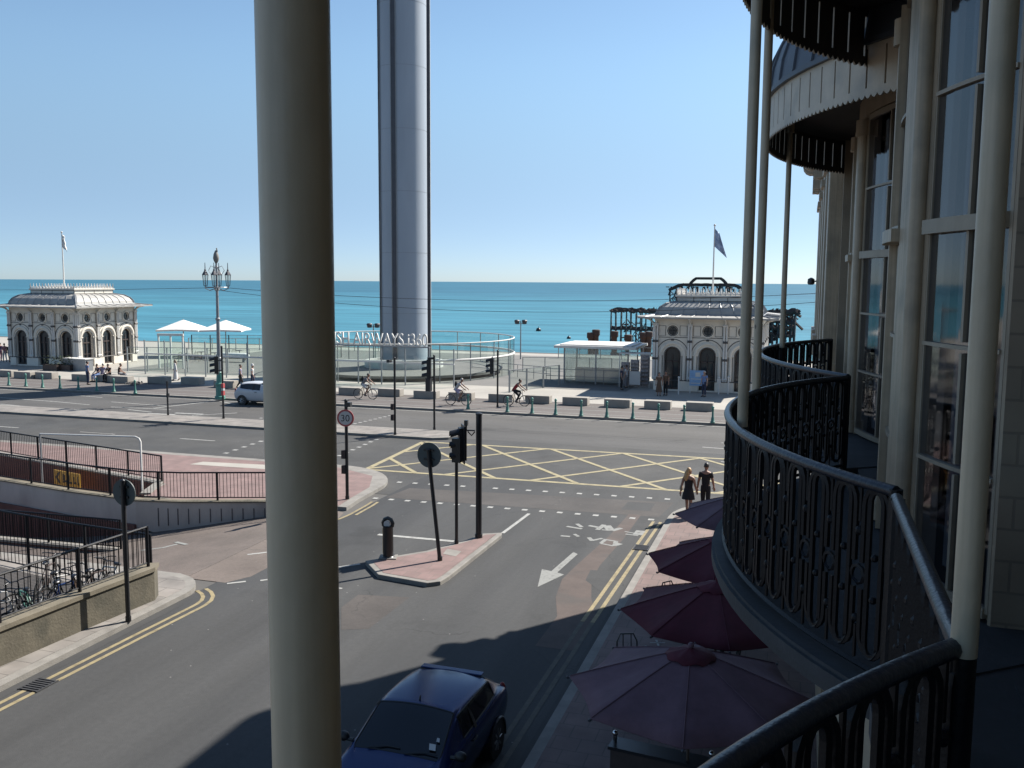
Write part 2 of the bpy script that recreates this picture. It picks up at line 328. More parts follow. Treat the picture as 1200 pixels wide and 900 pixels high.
def tag(o, label, cat, group=None):
    o['label'] = label; o['category'] = cat
    if group: o['group'] = group
    return o
def struct(name, mb, m, **kw):
    o = mb.build(name, m, **kw); o['kind'] = 'structure'; return o
def dup(o, loc=None, rz=None, label=None, parent=None):
    c = o.copy(); C.objects.link(c)
    if parent is not None: c.parent = parent
    if loc is not None: c.location = loc
    if rz is not None: c.rotation_euler = (0,0,rz)
    if label: c['label'] = label
    for ch in list(o.children): dup(ch, parent=c)
    return c
ORD = ['first','second','third','fourth','fifth','sixth','seventh','eighth','ninth','tenth','eleventh','twelfth']
def arcpts(cx, cy, r, a0, a1, n): return [(cx+r*cos(a0+(a1-a0)*i/n), cy+r*sin(a0+(a1-a0)*i/n)) for i in range(n+1)]
def line_quad(p, q, w):
    p, q = Vector(p[:2]), Vector(q[:2]); d = (q-p).normalized(); n = Vector((-d.y, d.x))*w/2
    return [tuple(p-n), tuple(q-n), tuple(q+n), tuple(p+n)]
def polyline_strip(mb, pts, w, z):
    P = [Vector(p[:2]) for p in pts]; L = []; R = []
    for i, p in enumerate(P):
        d = (P[min(i+1, len(P)-1)]-P[max(i-1, 0)]).normalized(); n = Vector((-d.y, d.x))*w/2
        L.append(p+n); R.append(p-n)
    k = len(mb.v)
    mb.add([(a.x, a.y, z) for a in L+R], [(len(P)+i, len(P)+i+1, i+1, i) for i in range(len(P)-1)])
def offset_path(pts, d):
    P = [Vector(p[:2]) for p in pts]; out = []
    for i, p in enumerate(P):
        t = (P[min(i+1, len(P)-1)]-P[max(i-1, 0)]).normalized(); out.append((p.x-t.y*d, p.y+t.x*d))
    return out

# ------------------------------------------------------------------ ground and roads
PIT = [(-60,39.5),(-45,35.0),(-34,31.95),(-23.4,29.35),(-22.75,27.45),(-20.8,27.3),(-17.85,28.3),(-15.6,28.3),(-15.6,20.33),(-60,20.33)]
mb = MB(); mb.prism([(-600,-300),(600,-300),(600,100),(-600,100)], None, -.012, holes=[PIT])
struct('land', mb, 'land')
mb = MB()
mb.add([(-9000,100,-8),(9000,100,-8),(9000,14000,-8),(-9000,14000,-8)], [(0,1,2,3)])
sea = struct('sea', mb, 'glass')
mb = MB(); mb.add([(-600,97,-.1),(600,97,-.1),(600,100,-5),(-600,100,-5),(600,160,-8.3),(-600,160,-8.3)], [(0,1,2,3),(3,2,4,5)])
struct('beach', mb, 'shingle')

ROADHOLE = PIT
mb = MB(); mb.prism([(-14.6,-40),(-4.1,-40),(-4.1,36),(-14.6,36)], None, 0)
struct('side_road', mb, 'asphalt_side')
mb = MB(); mb.sheet([(-250,34.9),(-14.6,34.9),(-14.6,36.0),(-4.1,36.0),(-4.1,34.9),(250,34.9),(250,43.6),(-250,43.6)], .0)
struct('seafront_road', mb, 'asphalt')
mb = MB(); mb.sheet([(-250,43.6),(250,43.6),(250,52.4),(-250,52.4)], .0)
struct('far_carriageway', mb, 'asphalt_far')
# junction fill at the two corners
mb = MB(); mb.sheet([(-20,31),(-14.6,31),(-14.6,34.9),(-20,34.9)], -.004); mb.sheet([(-4.1,30),(1,30),(1,34.9),(-4.1,34.9)], -.004)
struct('junction', mb, 'asphalt')
# apron of the car park entrance
mb = MB(); mb.sheet([(-15.6,20.33),(-15.6,28.3),(-14.9,28.0),(-14.3,25.6),(-14.0,22.7),(-14.0,21.0),(-14.35,20.33)], .002)
struct('car_park_apron', mb, 'apron')

# promenade
mb = MB(); mb.prism([(-250,52.4),(250,52.4),(250,97),(-250,97)], -6, .12); struct('promenade', mb, 'concrete_prom')
mb = MB(); mb.box(-250, 250, 52.37, 52.7, -.1, .126); struct('promenade_kerb', mb, 'kerb')
mb = MB(); mb.sheet([(-250,52.7),(250,52.7),(250,58.2),(-250,58.2)], .124); struct('cycle_path', mb, 'cycle_path')
mb = MB(); mb.sheet([(-57,65.4),(-12,65.4),(-12,94),(-57,94)], .124); struct('promenade_deck', mb, 'deck')
mb = MB()
for v, w in ((53.35,.12),(55.0,.12),(56.6,.1)):
    for u in range(-110, 60, 6): mb.sheet([(u,v),(u+5.97,v),(u+5.97,v+w),(u,v+w)], .128)
struct('cycle_path_lines', mb, 'worn_line')

# median
nose = [(-17.6,42.55),(-16.9,42.95),(-16.55,43.6),(-16.75,44.3),(-17.5,44.85)]
mb = MB(); mb.prism([(-250,42.5)]+nose+[(-250,44.95)], -.1, .12); struct('median_kerb', mb, 'kerb')
mb = MB(); mb.sheet([(-250,42.75),(-17.7,42.8),(-17.0,43.5),(-17.6,44.6),(-250,44.7)], .124); struct('median_paving', mb, 'paving')

# corner pavement with pink paving beyond the car park ramp
Q = [(-250,34.9),(-18.7,34.9)]+arcpts(-18.7,31.4,3.5,pi/2,0,10)[1:]+[(-15.1,29.5),(-14.95,28.3),(-17.85,28.3),(-20.8,27.3),(-22.75,27.45),(-23.4,29.35),(-34,31.95),(-45,35.0),(-250,35.0)]
Q = [(-60,34.9),(-18.7,34.9)]+arcpts(-18.7,31.4,3.5,pi/2,0,10)[1:]+[(-15.1,29.5),(-14.95,28.3),(-17.85,28.3),(-20.8,27.3),(-22.75,27.45),(-23.4,29.35),(-34,31.95),(-44.8,34.9)]
Q = Q[1:]+[]
Q = Q[::-1] if sum(Q[i][0]*Q[(i+1)%len(Q)][1]-Q[(i+1)%len(Q)][0]*Q[i][1] for i in range(len(Q))) < 0 else Q
mb = MB(); mb.prism(Q, -.1, .12); struct('corner_kerb', mb, 'kerb')
mb = MB()
mb.sheet([(-23.3,29.4),(-22.7,27.5),(-20.8,27.35),(-17.85,28.32),(-15.3,28.4),(-15.45,29.6),(-15.6,31.4),(-16.4,33.3),(-18.7,34.45),(-43,34.5),(-34,31.97)], .124)
struct('corner_paving', mb, 'pink_paving')
mb = MB()  # pale tactile slab wedge
mb.sheet([tuple(at(*p,.128)[:2]) for p in ((238,541),(318,545),(330,551),(222,544))], .128)
struct('corner_slabs', mb, 'concrete_prom')

# near left pavement
LK = [(-15.9,-40),(-14.6,-40),(-14.6,18.4)]+arcpts(-15.9,18.5,1.3,0,pi/2,8)[1:]+[(-30,20.3),(-30,19.9),(-15.4,19.9)]
LK = [(-15.9,-40),(-14.6,-40),(-14.6,19.0)]+arcpts(-15.9,19.0,1.3,0,pi/2,8)+[(-22,20.3),(-22,-40)]
mb = MB(); mb.prism(LK, -.1, .12); struct('left_pavement_kerb', mb, 'kerb')
mb = MB(); mb.sheet([(-15.9,-40),(-14.85,-40),(-14.85,18.9)]+arcpts(-15.9,19.0,1.05,0,pi/2,8)+[(-21.9,20.05),(-21.9,-40)], .124)
struct('left_pavement', mb, 'paving')
mb = MB(); mb.sheet([(-21.95,5),(-15.95,5),(-15.95,18.4),(-21.95,19.4)], .129); struct('bike_bay', mb, 'asphalt_patch')
# right pavement
RK = [(-4.1,-40),(-4.1,30.6)]+arcpts(-1.0,30.7,3.1,pi,pi/2,8)+[(60,33.8),(60,-40)]
mb = MB(); mb.prism(RK[::-1], -.1, .12); struct('right_pavement_kerb', mb, 'kerb')
mb = MB(); mb.sheet(([(-3.9,-40),(-3.9,30.5)]+arcpts(-1.0,30.6,2.9,pi,pi/2,8)+[(60,33.3),(60,-40)])[::-1], .124)
struct('right_pavement', mb, 'pink_paving_side')

# traffic island
isl = [(-12.05,22.9),(-10.95,21.85),(-9.45,21.45),(-8.95,21.75),(-8.75,22.6),(-8.75,26.9),(-9.05,27.3),(-9.5,26.8),(-9.75,25.4)]
isl = [tuple(at(*p,.12)[:2]) for p in ((428,657),(443,673),(500,683),(516,681),(526,675),(588,626),(588,624),(566,625),(545,633),(500,645))]
cx = sum(p[0] for p in isl)/len(isl); cy = sum(p[1] for p in isl)/len(isl)
if sum(isl[i][0]*isl[(i+1)%len(isl)][1]-isl[(i+1)%len(isl)][0]*isl[i][1] for i in range(len(isl))) < 0: isl = isl[::-1]
mb = MB(); mb.prism(isl, -.1, .12); struct('traffic_island_kerb', mb, 'kerb', bevel=.02)
def inset(poly, d):
    n = len(poly); out = []
    for i in range(n):
        p0, p1, p2 = Vector(poly[i-1]), Vector(poly[i]), Vector(poly[(i+1)%n])
        a = (p1-p0).normalized(); b = (p2-p1).normalized(); na = Vector((-a.y, a.x)); nb = Vector((-b.y, b.x))
        m = (na+nb); k = d/max(.4, (1+na.dot(nb))); out.append(tuple(p1+m*k))
    return out
mb = MB(); mb.sheet(inset(isl, .17), .126); struct('traffic_island', mb, 'pink_paving')
mb = MB(); mb.sheet([tuple(at(*p,.13)[:2]) for p in ((524,643),(541,646),(534,652),(519,649))], .131); struct('island_cover', mb, 'kerb')

# ------------------------------------------------------------------ road markings
Z = .005
mb = MB()
bx = dict(u0=-17.75, u1=4.0, v0=34.95, v1=42.15)
B0, B1, B2, B3 = (-17.5,34.9),(4,35.45),(4,42.6),(-17.85,41.95)
for p, q in ((B0,B1),(B1,B2),(B2,B3),(B3,B0)): mb.sheet(line_quad(p, q, .24), Z)
def clipline(p, d):
    lo, hi = -60, 60
    for a, b in ((B0,B1),(B1,B2),(B2,B3),(B3,B0)):
        e = Vector(b)-Vector(a); n = Vector((-e.y, e.x)); den = n.dot(d); num = n.dot(Vector(a)-Vector(p))
        if abs(den) < 1e-9: continue
        t = num/den
        if den > 0: lo = max(lo, t)
        else: hi = min(hi, t)
    return (Vector(p)+d*lo, Vector(p)+d*hi) if hi-lo > .3 else None
d1 = Vector((4.27,-4.56)).normalized(); d2 = Vector((4.27,5.03)).normalized()
for k in range(-3, 8):
    for p, d in (((-16.21+3.55*k,39.79), d1), ((-17.45+3.6*k,35.14), d2)):
        seg = clipline(p, d)
        if seg: mb.sheet(line_quad(seg[0], seg[1], .2), Z+(.003 if d is d2 else .006))
struct('yellow_box_marking', mb, 'yellow_box')

mb = MB()
for off in (0, .24):
    polyline_strip(mb, [(-4.47-off,20.6), (-4.38-off,26), (-4.3-off,30.3)], .1, Z)
L = [(-14.25,-10),(-14.22,12.8),(-14.12,16.5),(-14.05,18.5)]+[(-15.3+1.25*cos(a), 18.7+1.0*sin(a)) for a in [radians(x) for x in (0,15,30,45,60)]]
polyline_strip(mb, L, .1, Z); polyline_strip(mb, offset_path(L, -.24), .1, Z)
A = [tuple(at(x,y)[:2]) for x, y in ((396,609),(410,603),(430,592),(436,588))]
polyline_strip(mb, A, .1, Z); polyline_strip(mb, offset_path(A[1:], -.22), .1, Z)
A = [tuple(at(x,y)[:2]) for x, y in ((412,550),(424,555),(438,562))]
polyline_strip(mb, A, .1, Z); polyline_strip(mb, offset_path(A, -.3), .1, Z)
struct('double_yellow_lines', mb, 'yellow_line')
mb = MB()
for off in (0, .24): polyline_strip(mb, [(-4.5-off, -12), (-4.5-off, 10), (-4.47-off,20.58)], .1, Z)
struct('worn_shaded_yellow_lines', mb, 'yellow_worn_shaded')  # worn stretch up to the shadow edge, its shade put into the colour

mb = MB()
def studrow(p, q, n, s=.2):
    p = at(*p); q = at(*q)
    for i in range(n):
        c = p.lerp(q, i/(n-1)); mb.sheet([(c.x-s/2,c.y-s/2),(c.x+s/2,c.y-s/2),(c.x+s/2,c.y+s/2),(c.x-s/2,c.y+s/2)], Z)
studrow((450,564),(782,585),18); studrow((440,584),(763,609),17)
studrow((398,534),(441,515),7, .22); studrow((265,531),(315,514),6, .24)
studrow((416,496.5),(462,486),9,.2); studrow((306,490),(316,487),3,.2)
struct('crossing_studs', mb, 'white_line')

mb = MB()
ZK = [0]
def px_line(p, q, w=.12): ZK[0] += 1; mb.sheet(line_quad(at(*p), at(*q), w), Z+.00025*(ZK[0] % 9))
# near carriageway centre dashes
for k in range(-14, 1):
    if not (-22 < -41.2+k*6.3+6.3*3 < -15): mb.sheet([(-35.9+k*6.25,38.64),(-33.7+k*6.25,38.64),(-33.7+k*6.25,38.75),(-35.9+k*6.25,38.75)], Z)
for k in (1,2): mb.sheet([(-29.75+k*0+(k-1)*-6.2,38.68),(-27.7+(k-1)*-6.2,38.68),(-27.7+(k-1)*-6.2,38.8),(-29.75+(k-1)*-6.2,38.8)], Z)
mb.sheet([(-60,35.15),(-29,35.15),(-29,35.25),(-60,35.25)], Z)
# far carriageway
mb.sheet([(-120,51.9),(60,51.9),(60,52.0),(-120,52.0)], Z)
for p, q, w in (((0,466),(62,470.5),.13),((0,473.5),(48,478),.13),((58,470),(105,474.5),.12),((85,463),(120,466),.12),((130,471),(195,476),.12),((130,477),(200,480),.14),((180,478.5),(244,471),.18),
                ((225,487),(278,484),.14),((172,484.5),(205,486),.3),((205,484),(238,485.5),.3),((150,480),(178,483),.14),((246,468),(276,474),.14),((25,480),(70,483),.12),((468,478.3),(700,491.2),.1)):
    px_line(p, q, w)
# stop line and lane dashes of the side road
px_line((443,626.5),(532,634.5),.18); px_line((589,625),(620,602),.12); px_line((397,665),(422,661),.12); px_line((398,690),(400,689),.1)
px_line((290,650),(332,645),.1); px_line((266,684),(288,681.5),.1); px_line((305,680.5),(325,678),.1)
px_line((845,519),(862,521),.12); px_line((845,541),(862,543),.12); px_line((823,524),(862,527),.12)
struct('white_road_lines', mb, 'white_line')

mb = MB()
# straight-ahead arrow
ar = [at(*p) for p in ((630,688),(635,667),(646,669.5),(672,647),(677,649.5),(653,671),(661,673.5))]
mb.sheet([(p.x, p.y) for p in ar], Z)
# worn fragments of the crossing letters
for p, q, w in (((664,617),(682,620),.14),((676,614),(682,618),.14),((690,616),(706,619),.16),((700,621),(708,615),.16),((711,616),(716,622),.28),((717,622),(728,619),.18),((705,621),(712,621.5),.1),
                ((732,623),(748,626),.08),((747,627),(751,622),.3),((733,626),(748,628),.1),((657,628),(668,629),.14),((690,630),(694,634),.14),((694,633.5),(706,631),.12),((673,626),(678,629),.12),
                ((710,632.5),(722,634.5),.1),((704,637),(719,640),.1),((704,637),(710,632),.12),((722,634),(720,640),.14),((721,639),(727,637),.2)):
    px_line(p, q, w)
# turning arrow at the ramp and small worn bits
def rmp(px, py):
    p = at(px, py, -.3)
    for _ in range(6): p = at(px, py, min(0, (p.x+15.61)*.157)+.006)
    return p
for p, q, w_ in (((165,645),(192,641.5),.12),((190,642),(208,637.5),.14),((206,635),(219,638),.16)):
    a, b = rmp(*p), rmp(*q); n_ = Vector((-(b-a).y, (b-a).x, 0)).normalized()*w_/2; n_.z = 0
    mb.add([a-n_, b-n_, b+n_, a+n_], [(0,1,2,3)])
struct('worn_road_markings', mb, 'worn_line')

mb = MB()
P = [at(*p) for p in ((744,603),(722,630),(690,662),(676,680),(672,700),(676,724),(650,760))]
Pw = [.42,.5,.62,.8,.9,.95,.9]; Lf = []; Rt = []
for i, p in enumerate(P):
    d = (P[min(i+1,len(P)-1)]-P[max(0,i-1)]).normalized(); n = Vector((-d.y, d.x, 0))*Pw[i]/2; Lf.append(p+n); Rt.append(p-n)
mb.add([(a.x,a.y,.003) for a in Lf+Rt], [(i,i+1,len(P)+i+1,len(P)+i) for i in range(len(P)-1)])
struct('red_cycle_strip', mb, 'cycle_strip')
mb = MB()
mb.sheet([tuple(at(*p)[:2]) for p in ((400,738),(400,712),(420,697),(480,700),(432,737))], .0025)
mb.sheet([tuple(at(*p)[:2]) for p in ((480,572),(790,589),(772,606),(452,583))], .0022)
struct('road_patch', mb, 'asphalt_patch')
mb = MB()
mb.sheet([tuple(at(*p)[:2]) for p in ((736,588),(768,590),(762,599),(728,597))], .0032)
mb.sheet([tuple(at(*p)[:2]) for p in ((692,668),(735,671),(705,694),(686,680))], .0032)
mb.sheet([(-13.2,2),(-10.6,2),(-10.6,10.5),(-13.2,10.5)], .0028)
struct('dark_road_patch', mb, 'asphalt_dark')
mb = MB()   # pavement-side gutter strip, darker
mb.sheet([(-4.36,-30),(-4.12,-30),(-4.1,30.4),(-4.22,30.4)], .0045); mb.sheet([(-14.58,-30),(-14.35,-30),(-14.35,18.6),(-14.58,18.6)], .0045)
struct('gutter', mb, 'asphalt_dark')
def drain(loc, rz, label):
    mb = MB()
    for k in range(7): mb.cbox(-.24+.08*k, 0, 0, .035, .42, .02)
    mb.cbox(0, .22, 0, .56, .03, .022); mb.cbox(0, -.22, 0, .56, .03, .022); mb.cbox(0, 0, 0, .5, .42, .004)
    o = mb.build('drain_cover', 'drain'); o.location = loc; o.rotation_euler = (0,0,rz)
    tag(o, label, 'drain')
drain(tuple(at(45,803,.006)), pi/2, 'dark iron gutter grate between the double yellow lines at left')
drain(tuple(at(752,642,.008)), pi/2, 'dark gutter grate breaking the double yellow lines on the right')
mb = MB(); mb.cbox(0,0,0,.85,.55,.008); mb.cbox(0,0,.008,.75,.45,.004)

# ------------------------------------------------------------------ terraced houses with balconies
FL, RT = 6.25, 7.15          # balcony floor, rail top
def rail_motifs(path, z0=FL, h=.9, p=.205):
    """cast iron tracery along a plan polyline: returns builder of bars"""
    mb = MB(); P = [Vector(q) for q in path]; cum = [0]
    for a, b in zip(P, P[1:]): cum.append(cum[-1]+(b-a).length)
    T = cum[-1]
    def pt(s, z):
        s = max(0, min(T-1e-6, s)); i = 0
        while cum[i+1] < s: i += 1
        q = P[i].lerp(P[i+1], (s-cum[i])/(cum[i+1]-cum[i])); return (q.x, q.y, z0+z)
    n = max(1, round(T/p)); p = T/n
    for k in range(n):
        c = (k+.5)*p
        w = p*.2
        st = [(c-w, .16+.0), (c-w, .80)]+[(c-w*cos(a), .80+w*1.3*sin(a)) for a in [pi*i/6 for i in range(1, 6)]]+[(c+w, .80), (c+w, .16)]+[(c+w*cos(a), .16-w*1.3*sin(a)) for a in [pi*i/6 for i in range(1, 6)]]
        mb.tube([pt(*q) for q in st], .0135, 4, closed=True)
        w2 = p*.37
        mb.tube([pt(c-w2, .52)]+[pt(c-w2*cos(pi*i/8), .78+w2*1.15*sin(pi*i/8)) for i in range(0, 9)]+[pt(c+w2, .52)], .0135, 4)
        mb.tube([pt(c-w2, .40)]+[pt(c-w2*cos(pi*i/8), .20-w2*1.15*sin(pi*i/8)) for i in range(0, 9)]+[pt(c+w2, .40)], .013, 4)
        e = c+p/2; r = p*.2
        mb.tube([pt(e+r*cos(2*pi*i/8), .46+r*sin(2*pi*i/8)) for i in range(8)], .010, 4, closed=True)
        mb.ball(pt(e, .66), .022, 5); mb.ball(pt(e, .26), .02, 5); mb.ball(pt(c, .56), .018, 5); mb.ball(pt(c, .37), .018, 5)
        mb.tube([pt(e, .70), pt(e, .86)], .008, 4); mb.tube([pt(e, .08), pt(e, .23)], .008, 4)
    mb.tube([pt(T*i/max(2, n*2), .055) for i in range(max(2, n*2)+1)], .014, 4)
    return mb
def valance_mesh(uc, vc, R, a0, a1, z0, z1, per=.235, slot=.022):
    mb = MB(); L = R*abs(a1-a0); n = max(3, round(L/per)); da = (a1-a0)/n; sa = slot/R*(1 if da > 0 else -1)
    for k in range(n):
        b = a0+k*da
        mb.arc(uc, vc, R-.009, R+.009, b, b+da-sa, z0+.03, z1, 3)
        mb.arc(uc, vc, R-.009, R+.009, b+da-sa, b+da, z1-.07, z1, 1)
        mb.arc(uc, vc, R-.009, R+.009, b+da-sa, b+da, z0+.03, z0+.09, 1)
        for j in range(3):   # scalloped edge
            c0 = b+da*j/3; c1 = b+da*(j+1)/3
            vs = []
            for rr in (R-.009, R+.009):
                for i in range(6):
                    a = c0+(c1-c0)*i/5; vs.append((uc-rr*cos(a), vc+rr*sin(a), z0+.031-.032*sin(pi*i/5)))
                for a in (c1, c0): vs.append((uc-rr*cos(a), vc+rr*sin(a), z0+.04))
            mb.add(vs, [tuple(range(8)), tuple(range(8, 16))[::-1]]+[(i, 8+i, 8+i+1, i+1) for i in range(5)])
    for i, f in enumerate(mb.f):
        if all(hypot(uc-mb.v[q][0], mb.v[q][1]-vc) < R-.004 for q in f): mb.m[i] = 1
    return mb
def post(parent, u, v, r, z1, plinth=RT):
    mb = MB()
    mb.tube([(u,v,FL+.002),(u,v,plinth-.04)], r*.98, 20, 1)
    mb.tube([(u,v,plinth-.04),(u,v,z1-.25),(u,v,z1)], r, 24, 0)
    mb.tube([(u,v,z1-.14),(u,v,z1-.02)], r*1.5, 20, 0); mb.tube([(u,v,FL+.003),(u,v,FL+.07)], r*1.6, 16, 1)
    return mb.build('post', ['cream_post','black_iron'], parent, smooth=True)

def sash(house, uc, vc, R, a0, a1, rows, ncol, name='window'):
    """curved window frame with its panes"""
    n = 4; fr = MB(); z0, z1 = rows[0], rows[-1]; w = .022/R
    fr.arc(uc, vc, R-.03, R+.010, a0, a0+w, z0, z1, 1); fr.arc(uc, vc, R-.03, R+.010, a1-w, a1, z0, z1, 1)
    for i, z in enumerate(rows):
        th = .055 if i in (0, len(rows)-1) else .022
        if i == 3: fr.arc(uc, vc, R-.04, R+.06, a0+w, a1-w, z-.04, z+.04, n)
        else: fr.arc(uc, vc, R-.03, R+.022, a0+w, a1-w, z-th/2, z+th/2, n)
    for c in range(1, ncol):
        a = a0+(a1-a0)*(c/ncol if ncol != 2 else .42)
        for za, zb in zip(rows, rows[1:]):
            fr.arc(uc, vc, R-.028, R+.02, a-.011/R, a+.011/R, za+.03, zb-.03, 1)
    f = fr.build(name, 'window_frame', house)
    p = MB(); vs = []
    for i in range(n+1):
        a = a0+w*.5+(a1-a0-w)*i/n; vs += [(uc-R*cos(a), vc+R*sin(a), z0+.02), (uc-R*cos(a), vc+R*sin(a), z1-.02)]
    p.add(vs, [(2*i, 2*i+1, 2*i+3, 2*i+2) for i in range(n)]); p.build('pane', 'house_glass', f)
    for c0, c1 in ((0, .26), (.74, 1)):
        q = MB(); vs = []; m = 26
        for i in range(m+1):
            a = a0+(a1-a0)*(c0+(c1-c0)*i/m); rr_ = R-.2+.03*sin(i*1.9); vs += [(uc-rr_*cos(a), vc+rr_*sin(a), z0+.03), (uc-rr_*cos(a), vc+rr_*sin(a), z1-.03)]
        q.add(vs, [(2*i, 2*i+1, 2*i+3, 2*i+2) for i in range(m)]); q.build('curtain', 'curtain', f, smooth='all')
    return f

ROWS = [6.30, 7.0, 7.66, 8.32, 9.06, 9.85]
def bow_house(label, uc, vc, Rr, Rw, aw, va, vb, posts, rail_u, link=None, cols=True, near_start=None, dz=0):
    h = thing('terraced_house', label, 'house', (0,0,0), 0, 'bow-fronted terraced houses on the right')
    half = aw
    pA, pB = radians(18), radians(4)
    k = 2.85/Rw
    def A(d): return radians(d)*k if Rw > 2 else radians(d)
    # body of the house with the curved bow, party walls and upper storeys
    w = MB()
    w.box(2.2, 11, va, vb, 0, 14.4)
    for z0, z1 in ((.12, 6.0), (9.9, 14.2)):
        w.arc(uc, vc, Rw-.2, Rw, -half, half, z0, z1, 14)
        w.box(uc-Rw*cos(half)+.01, 2.2, vc-Rw*sin(half)+.01, vc+Rw*sin(half)-.01, z0, z1)
    segs = ((-half, -half+.008), (A(-15.0), A(-6.5)), (A(6.5), A(15.0)), (half-.008, half)) if cols else ((-half, -half+.12), (half-.12, half))
    for a0, a1 in segs: w.arc(uc, vc, Rw-.14, Rw, a0, a1, 6.0, 9.9, 3)
    ue = uc-Rw*cos(half)
    w.build('wall', 'cream_wall', h)
    w = MB(); w.arc(uc, vc, Rw-.75, Rw-.7, -half, half, 6.26, 9.9, 8); w.arc(uc, vc, Rw-.7, Rw-.15, -half, half, 6.2, 6.262, 8); w.build('dark_interior', 'dark_wood', h)
    for sgn in (-1, 1):
        b = MB(); vw = vc+sgn*Rw*sin(half)
        b.box(ue, 2.21, min(vw, vw-sgn*.2), max(vw, vw-sgn*.2), 6.0, 9.9)
        b.build('brick_return', 'brick_cream', h)
    r = MB(); r.arc(uc, vc, Rw-.3, Rw+.25, -half, half, 14.2, 14.5, 14); r.box(2.1, 11, va+.01, vb-.01, 14.41, 14.6); r.build('parapet', 'cream_wall', h)
    if cols:
        for s, a in ((-1, radians(-13.0)*k), (1, radians(13.0)*k)):
            c = MB(); u, v = uc-(Rw+.03)*cos(a), vc+(Rw+.03)*sin(a)
            c.tube([(u,v,6.27),(u,v,9.8)], .05, 20); c.tube([(u,v,6.26),(u,v,6.4)], .08, 16); c.tube([(u,v,9.66),(u,v,9.84)], .085, 16)
            c.build('column', 'cream', h, smooth=True)
            c = MB(); c.arc(uc, vc, Rw, Rw+.045, min(radians(7)*s*k, radians(11.2)*s*k), max(radians(7)*s*k, radians(11.2)*s*k), 6.26, 9.86, 3); c.build('pilaster', 'cream', h)
        sash(h, uc, vc, Rw-.012, -half+.01, A(-14.9), ROWS, 2)
        sash(h, uc, vc, Rw-.012, A(-6.5), A(6.5), ROWS, 1)
        sash(h, uc, vc, Rw-.012, A(14.9), half-.01, ROWS, 2)
        s_ = MB(); s_.arc(uc, vc, Rw-.1, Rw+.09, A(-6.4), A(6.4), 8.26, 8.34, 4); s_.arc(uc, vc, Rw-.1, Rw-.01, A(-6.4), A(6.4), 6.26, 8.25, 4); s_.build('sill', 'cream', h)
        sash(h, uc, vc, Rw+.02, A(-12), A(12), [10.9, 11.5, 12.1, 12.7, 13.3], 3)
    else:
        sash(h, uc, vc, Rw-.06, -half+.12, half-.12, ROWS, 3)
    # balcony
    ar = math.asin(min(.999, (vb_rail(vc, link, vb)-vc)/Rr)) if False else None
    aR = math.acos((uc-rail_u)/Rr)
    sl = MB(); sl.arc(uc, vc, .6, Rr+.06, -aR, aR, 6.12, FL, 26)
    sl.arc(uc, vc, Rr+.06, Rr+.08, -aR, aR, 6.17, 6.23, 26)
    if link:
        sl.box(rail_u-.06, 2.2, link[0], link[1], 6.12, FL); sl.box(.95, 2.2, vc+1.25, link[1]+.4, 6.115, FL-.004); sl.box(.44, .97, vc+1.95, link[0]+.02, 6.113, FL-.007)
    vn, vf = vc-Rr*sin(aR), vc+Rr*sin(aR)
    sl.box(.55, 2.2, vn-.3, vn+.9, 6.109, FL-.011); sl.box(.56, 2.2, vf-.9, vf+.25, 6.107, FL-.014)
    bal = sl.build('balcony', 'slab_stone', h, smooth=True)
    n = 60
    path = [(uc-Rr*cos(-aR+2*aR*i/n), vc+Rr*sin(-aR+2*aR*i/n)) for i in range(n+1)]
    if link: path += [(rail_u, link[1])]
    rl = rail_motifs(path)
    for i in (0, -1 if not link else n): rl.tube([(path[i][0], path[i][1], FL), (path[i][0], path[i][1], RT-.01)], .028, 8)
    if link: rl.tube([(path[-1][0], path[-1][1]-.05, FL), (path[-1][0], path[-1][1]-.05, RT-.01)], .028, 8)
    rl.build('railing', 'black_iron', bal)
    tr = MB(); pp = path if not link else path[:n+1]+[(rail_u, link[0]+.3), (rail_u, link[1])]
    tr.tube([(u, v, RT-.022) for u, v in pp], .026, 10); tr.build('handrail', 'rail_top', bal, smooth=True)
    for (u, v, rad) in posts: post(bal, u, v, rad, 10.30+dz)
    # canopy over the balcony: lead roof, dark soffit and slotted valance
    Rv = Rr+.015; av = math.acos((uc-.75)/Rv)
    valance_mesh(uc, vc, Rv, -av, av, 9.80+dz, 10.30+dz).build('valance', ['valance','dark_soffit'], bal)
    so = MB(); so.arc(uc, vc, Rw-.1, Rv-.012, -av, av, 10.28+dz, 10.33+dz, 26); so.build('soffit', 'dark_soffit', bal)
    ro = MB(); prof = [(Rv+.05-(Rv+.05-Rw-.02)*(1-cos(t))**.9, 10.31+dz+1.2*sin(t)) for t in [pi/2*i/9 for i in range(10)]]
    N = 30; vs = []; fs = []
    for i in range(N+1):
        a = -av+2*av*i/N
        for R, z in prof: vs.append((uc-R*cos(a), vc+R*sin(a), z))
    m = len(prof)
    for i in range(N):
        for j in range(m-1): fs.append((i*m+j, i*m+j+1, (i+1)*m+j+1, (i+1)*m+j))
    ro.add(vs, fs)
    for e in (0, N): ro.add([vs[e*m+j] for j in range(m)]+[vs[e*m+m-1][:2]+(10.31+dz,)], [tuple(range(m+1))])
    for i in range(1, 17):
        a = -av+2*av*i/17; ro.tube([(uc-(R+.006)*cos(a), vc+(R+.006)*sin(a), z+.006) for R, z in prof], .017, 5)
    ro.arc(uc, vc, Rv+.011, Rv+.06, -av, av, 10.265+dz, 10.315+dz, 26)
    ro.build('canopy', 'lead', bal, smooth=True)
    return h
def vb_rail(*a): return 0
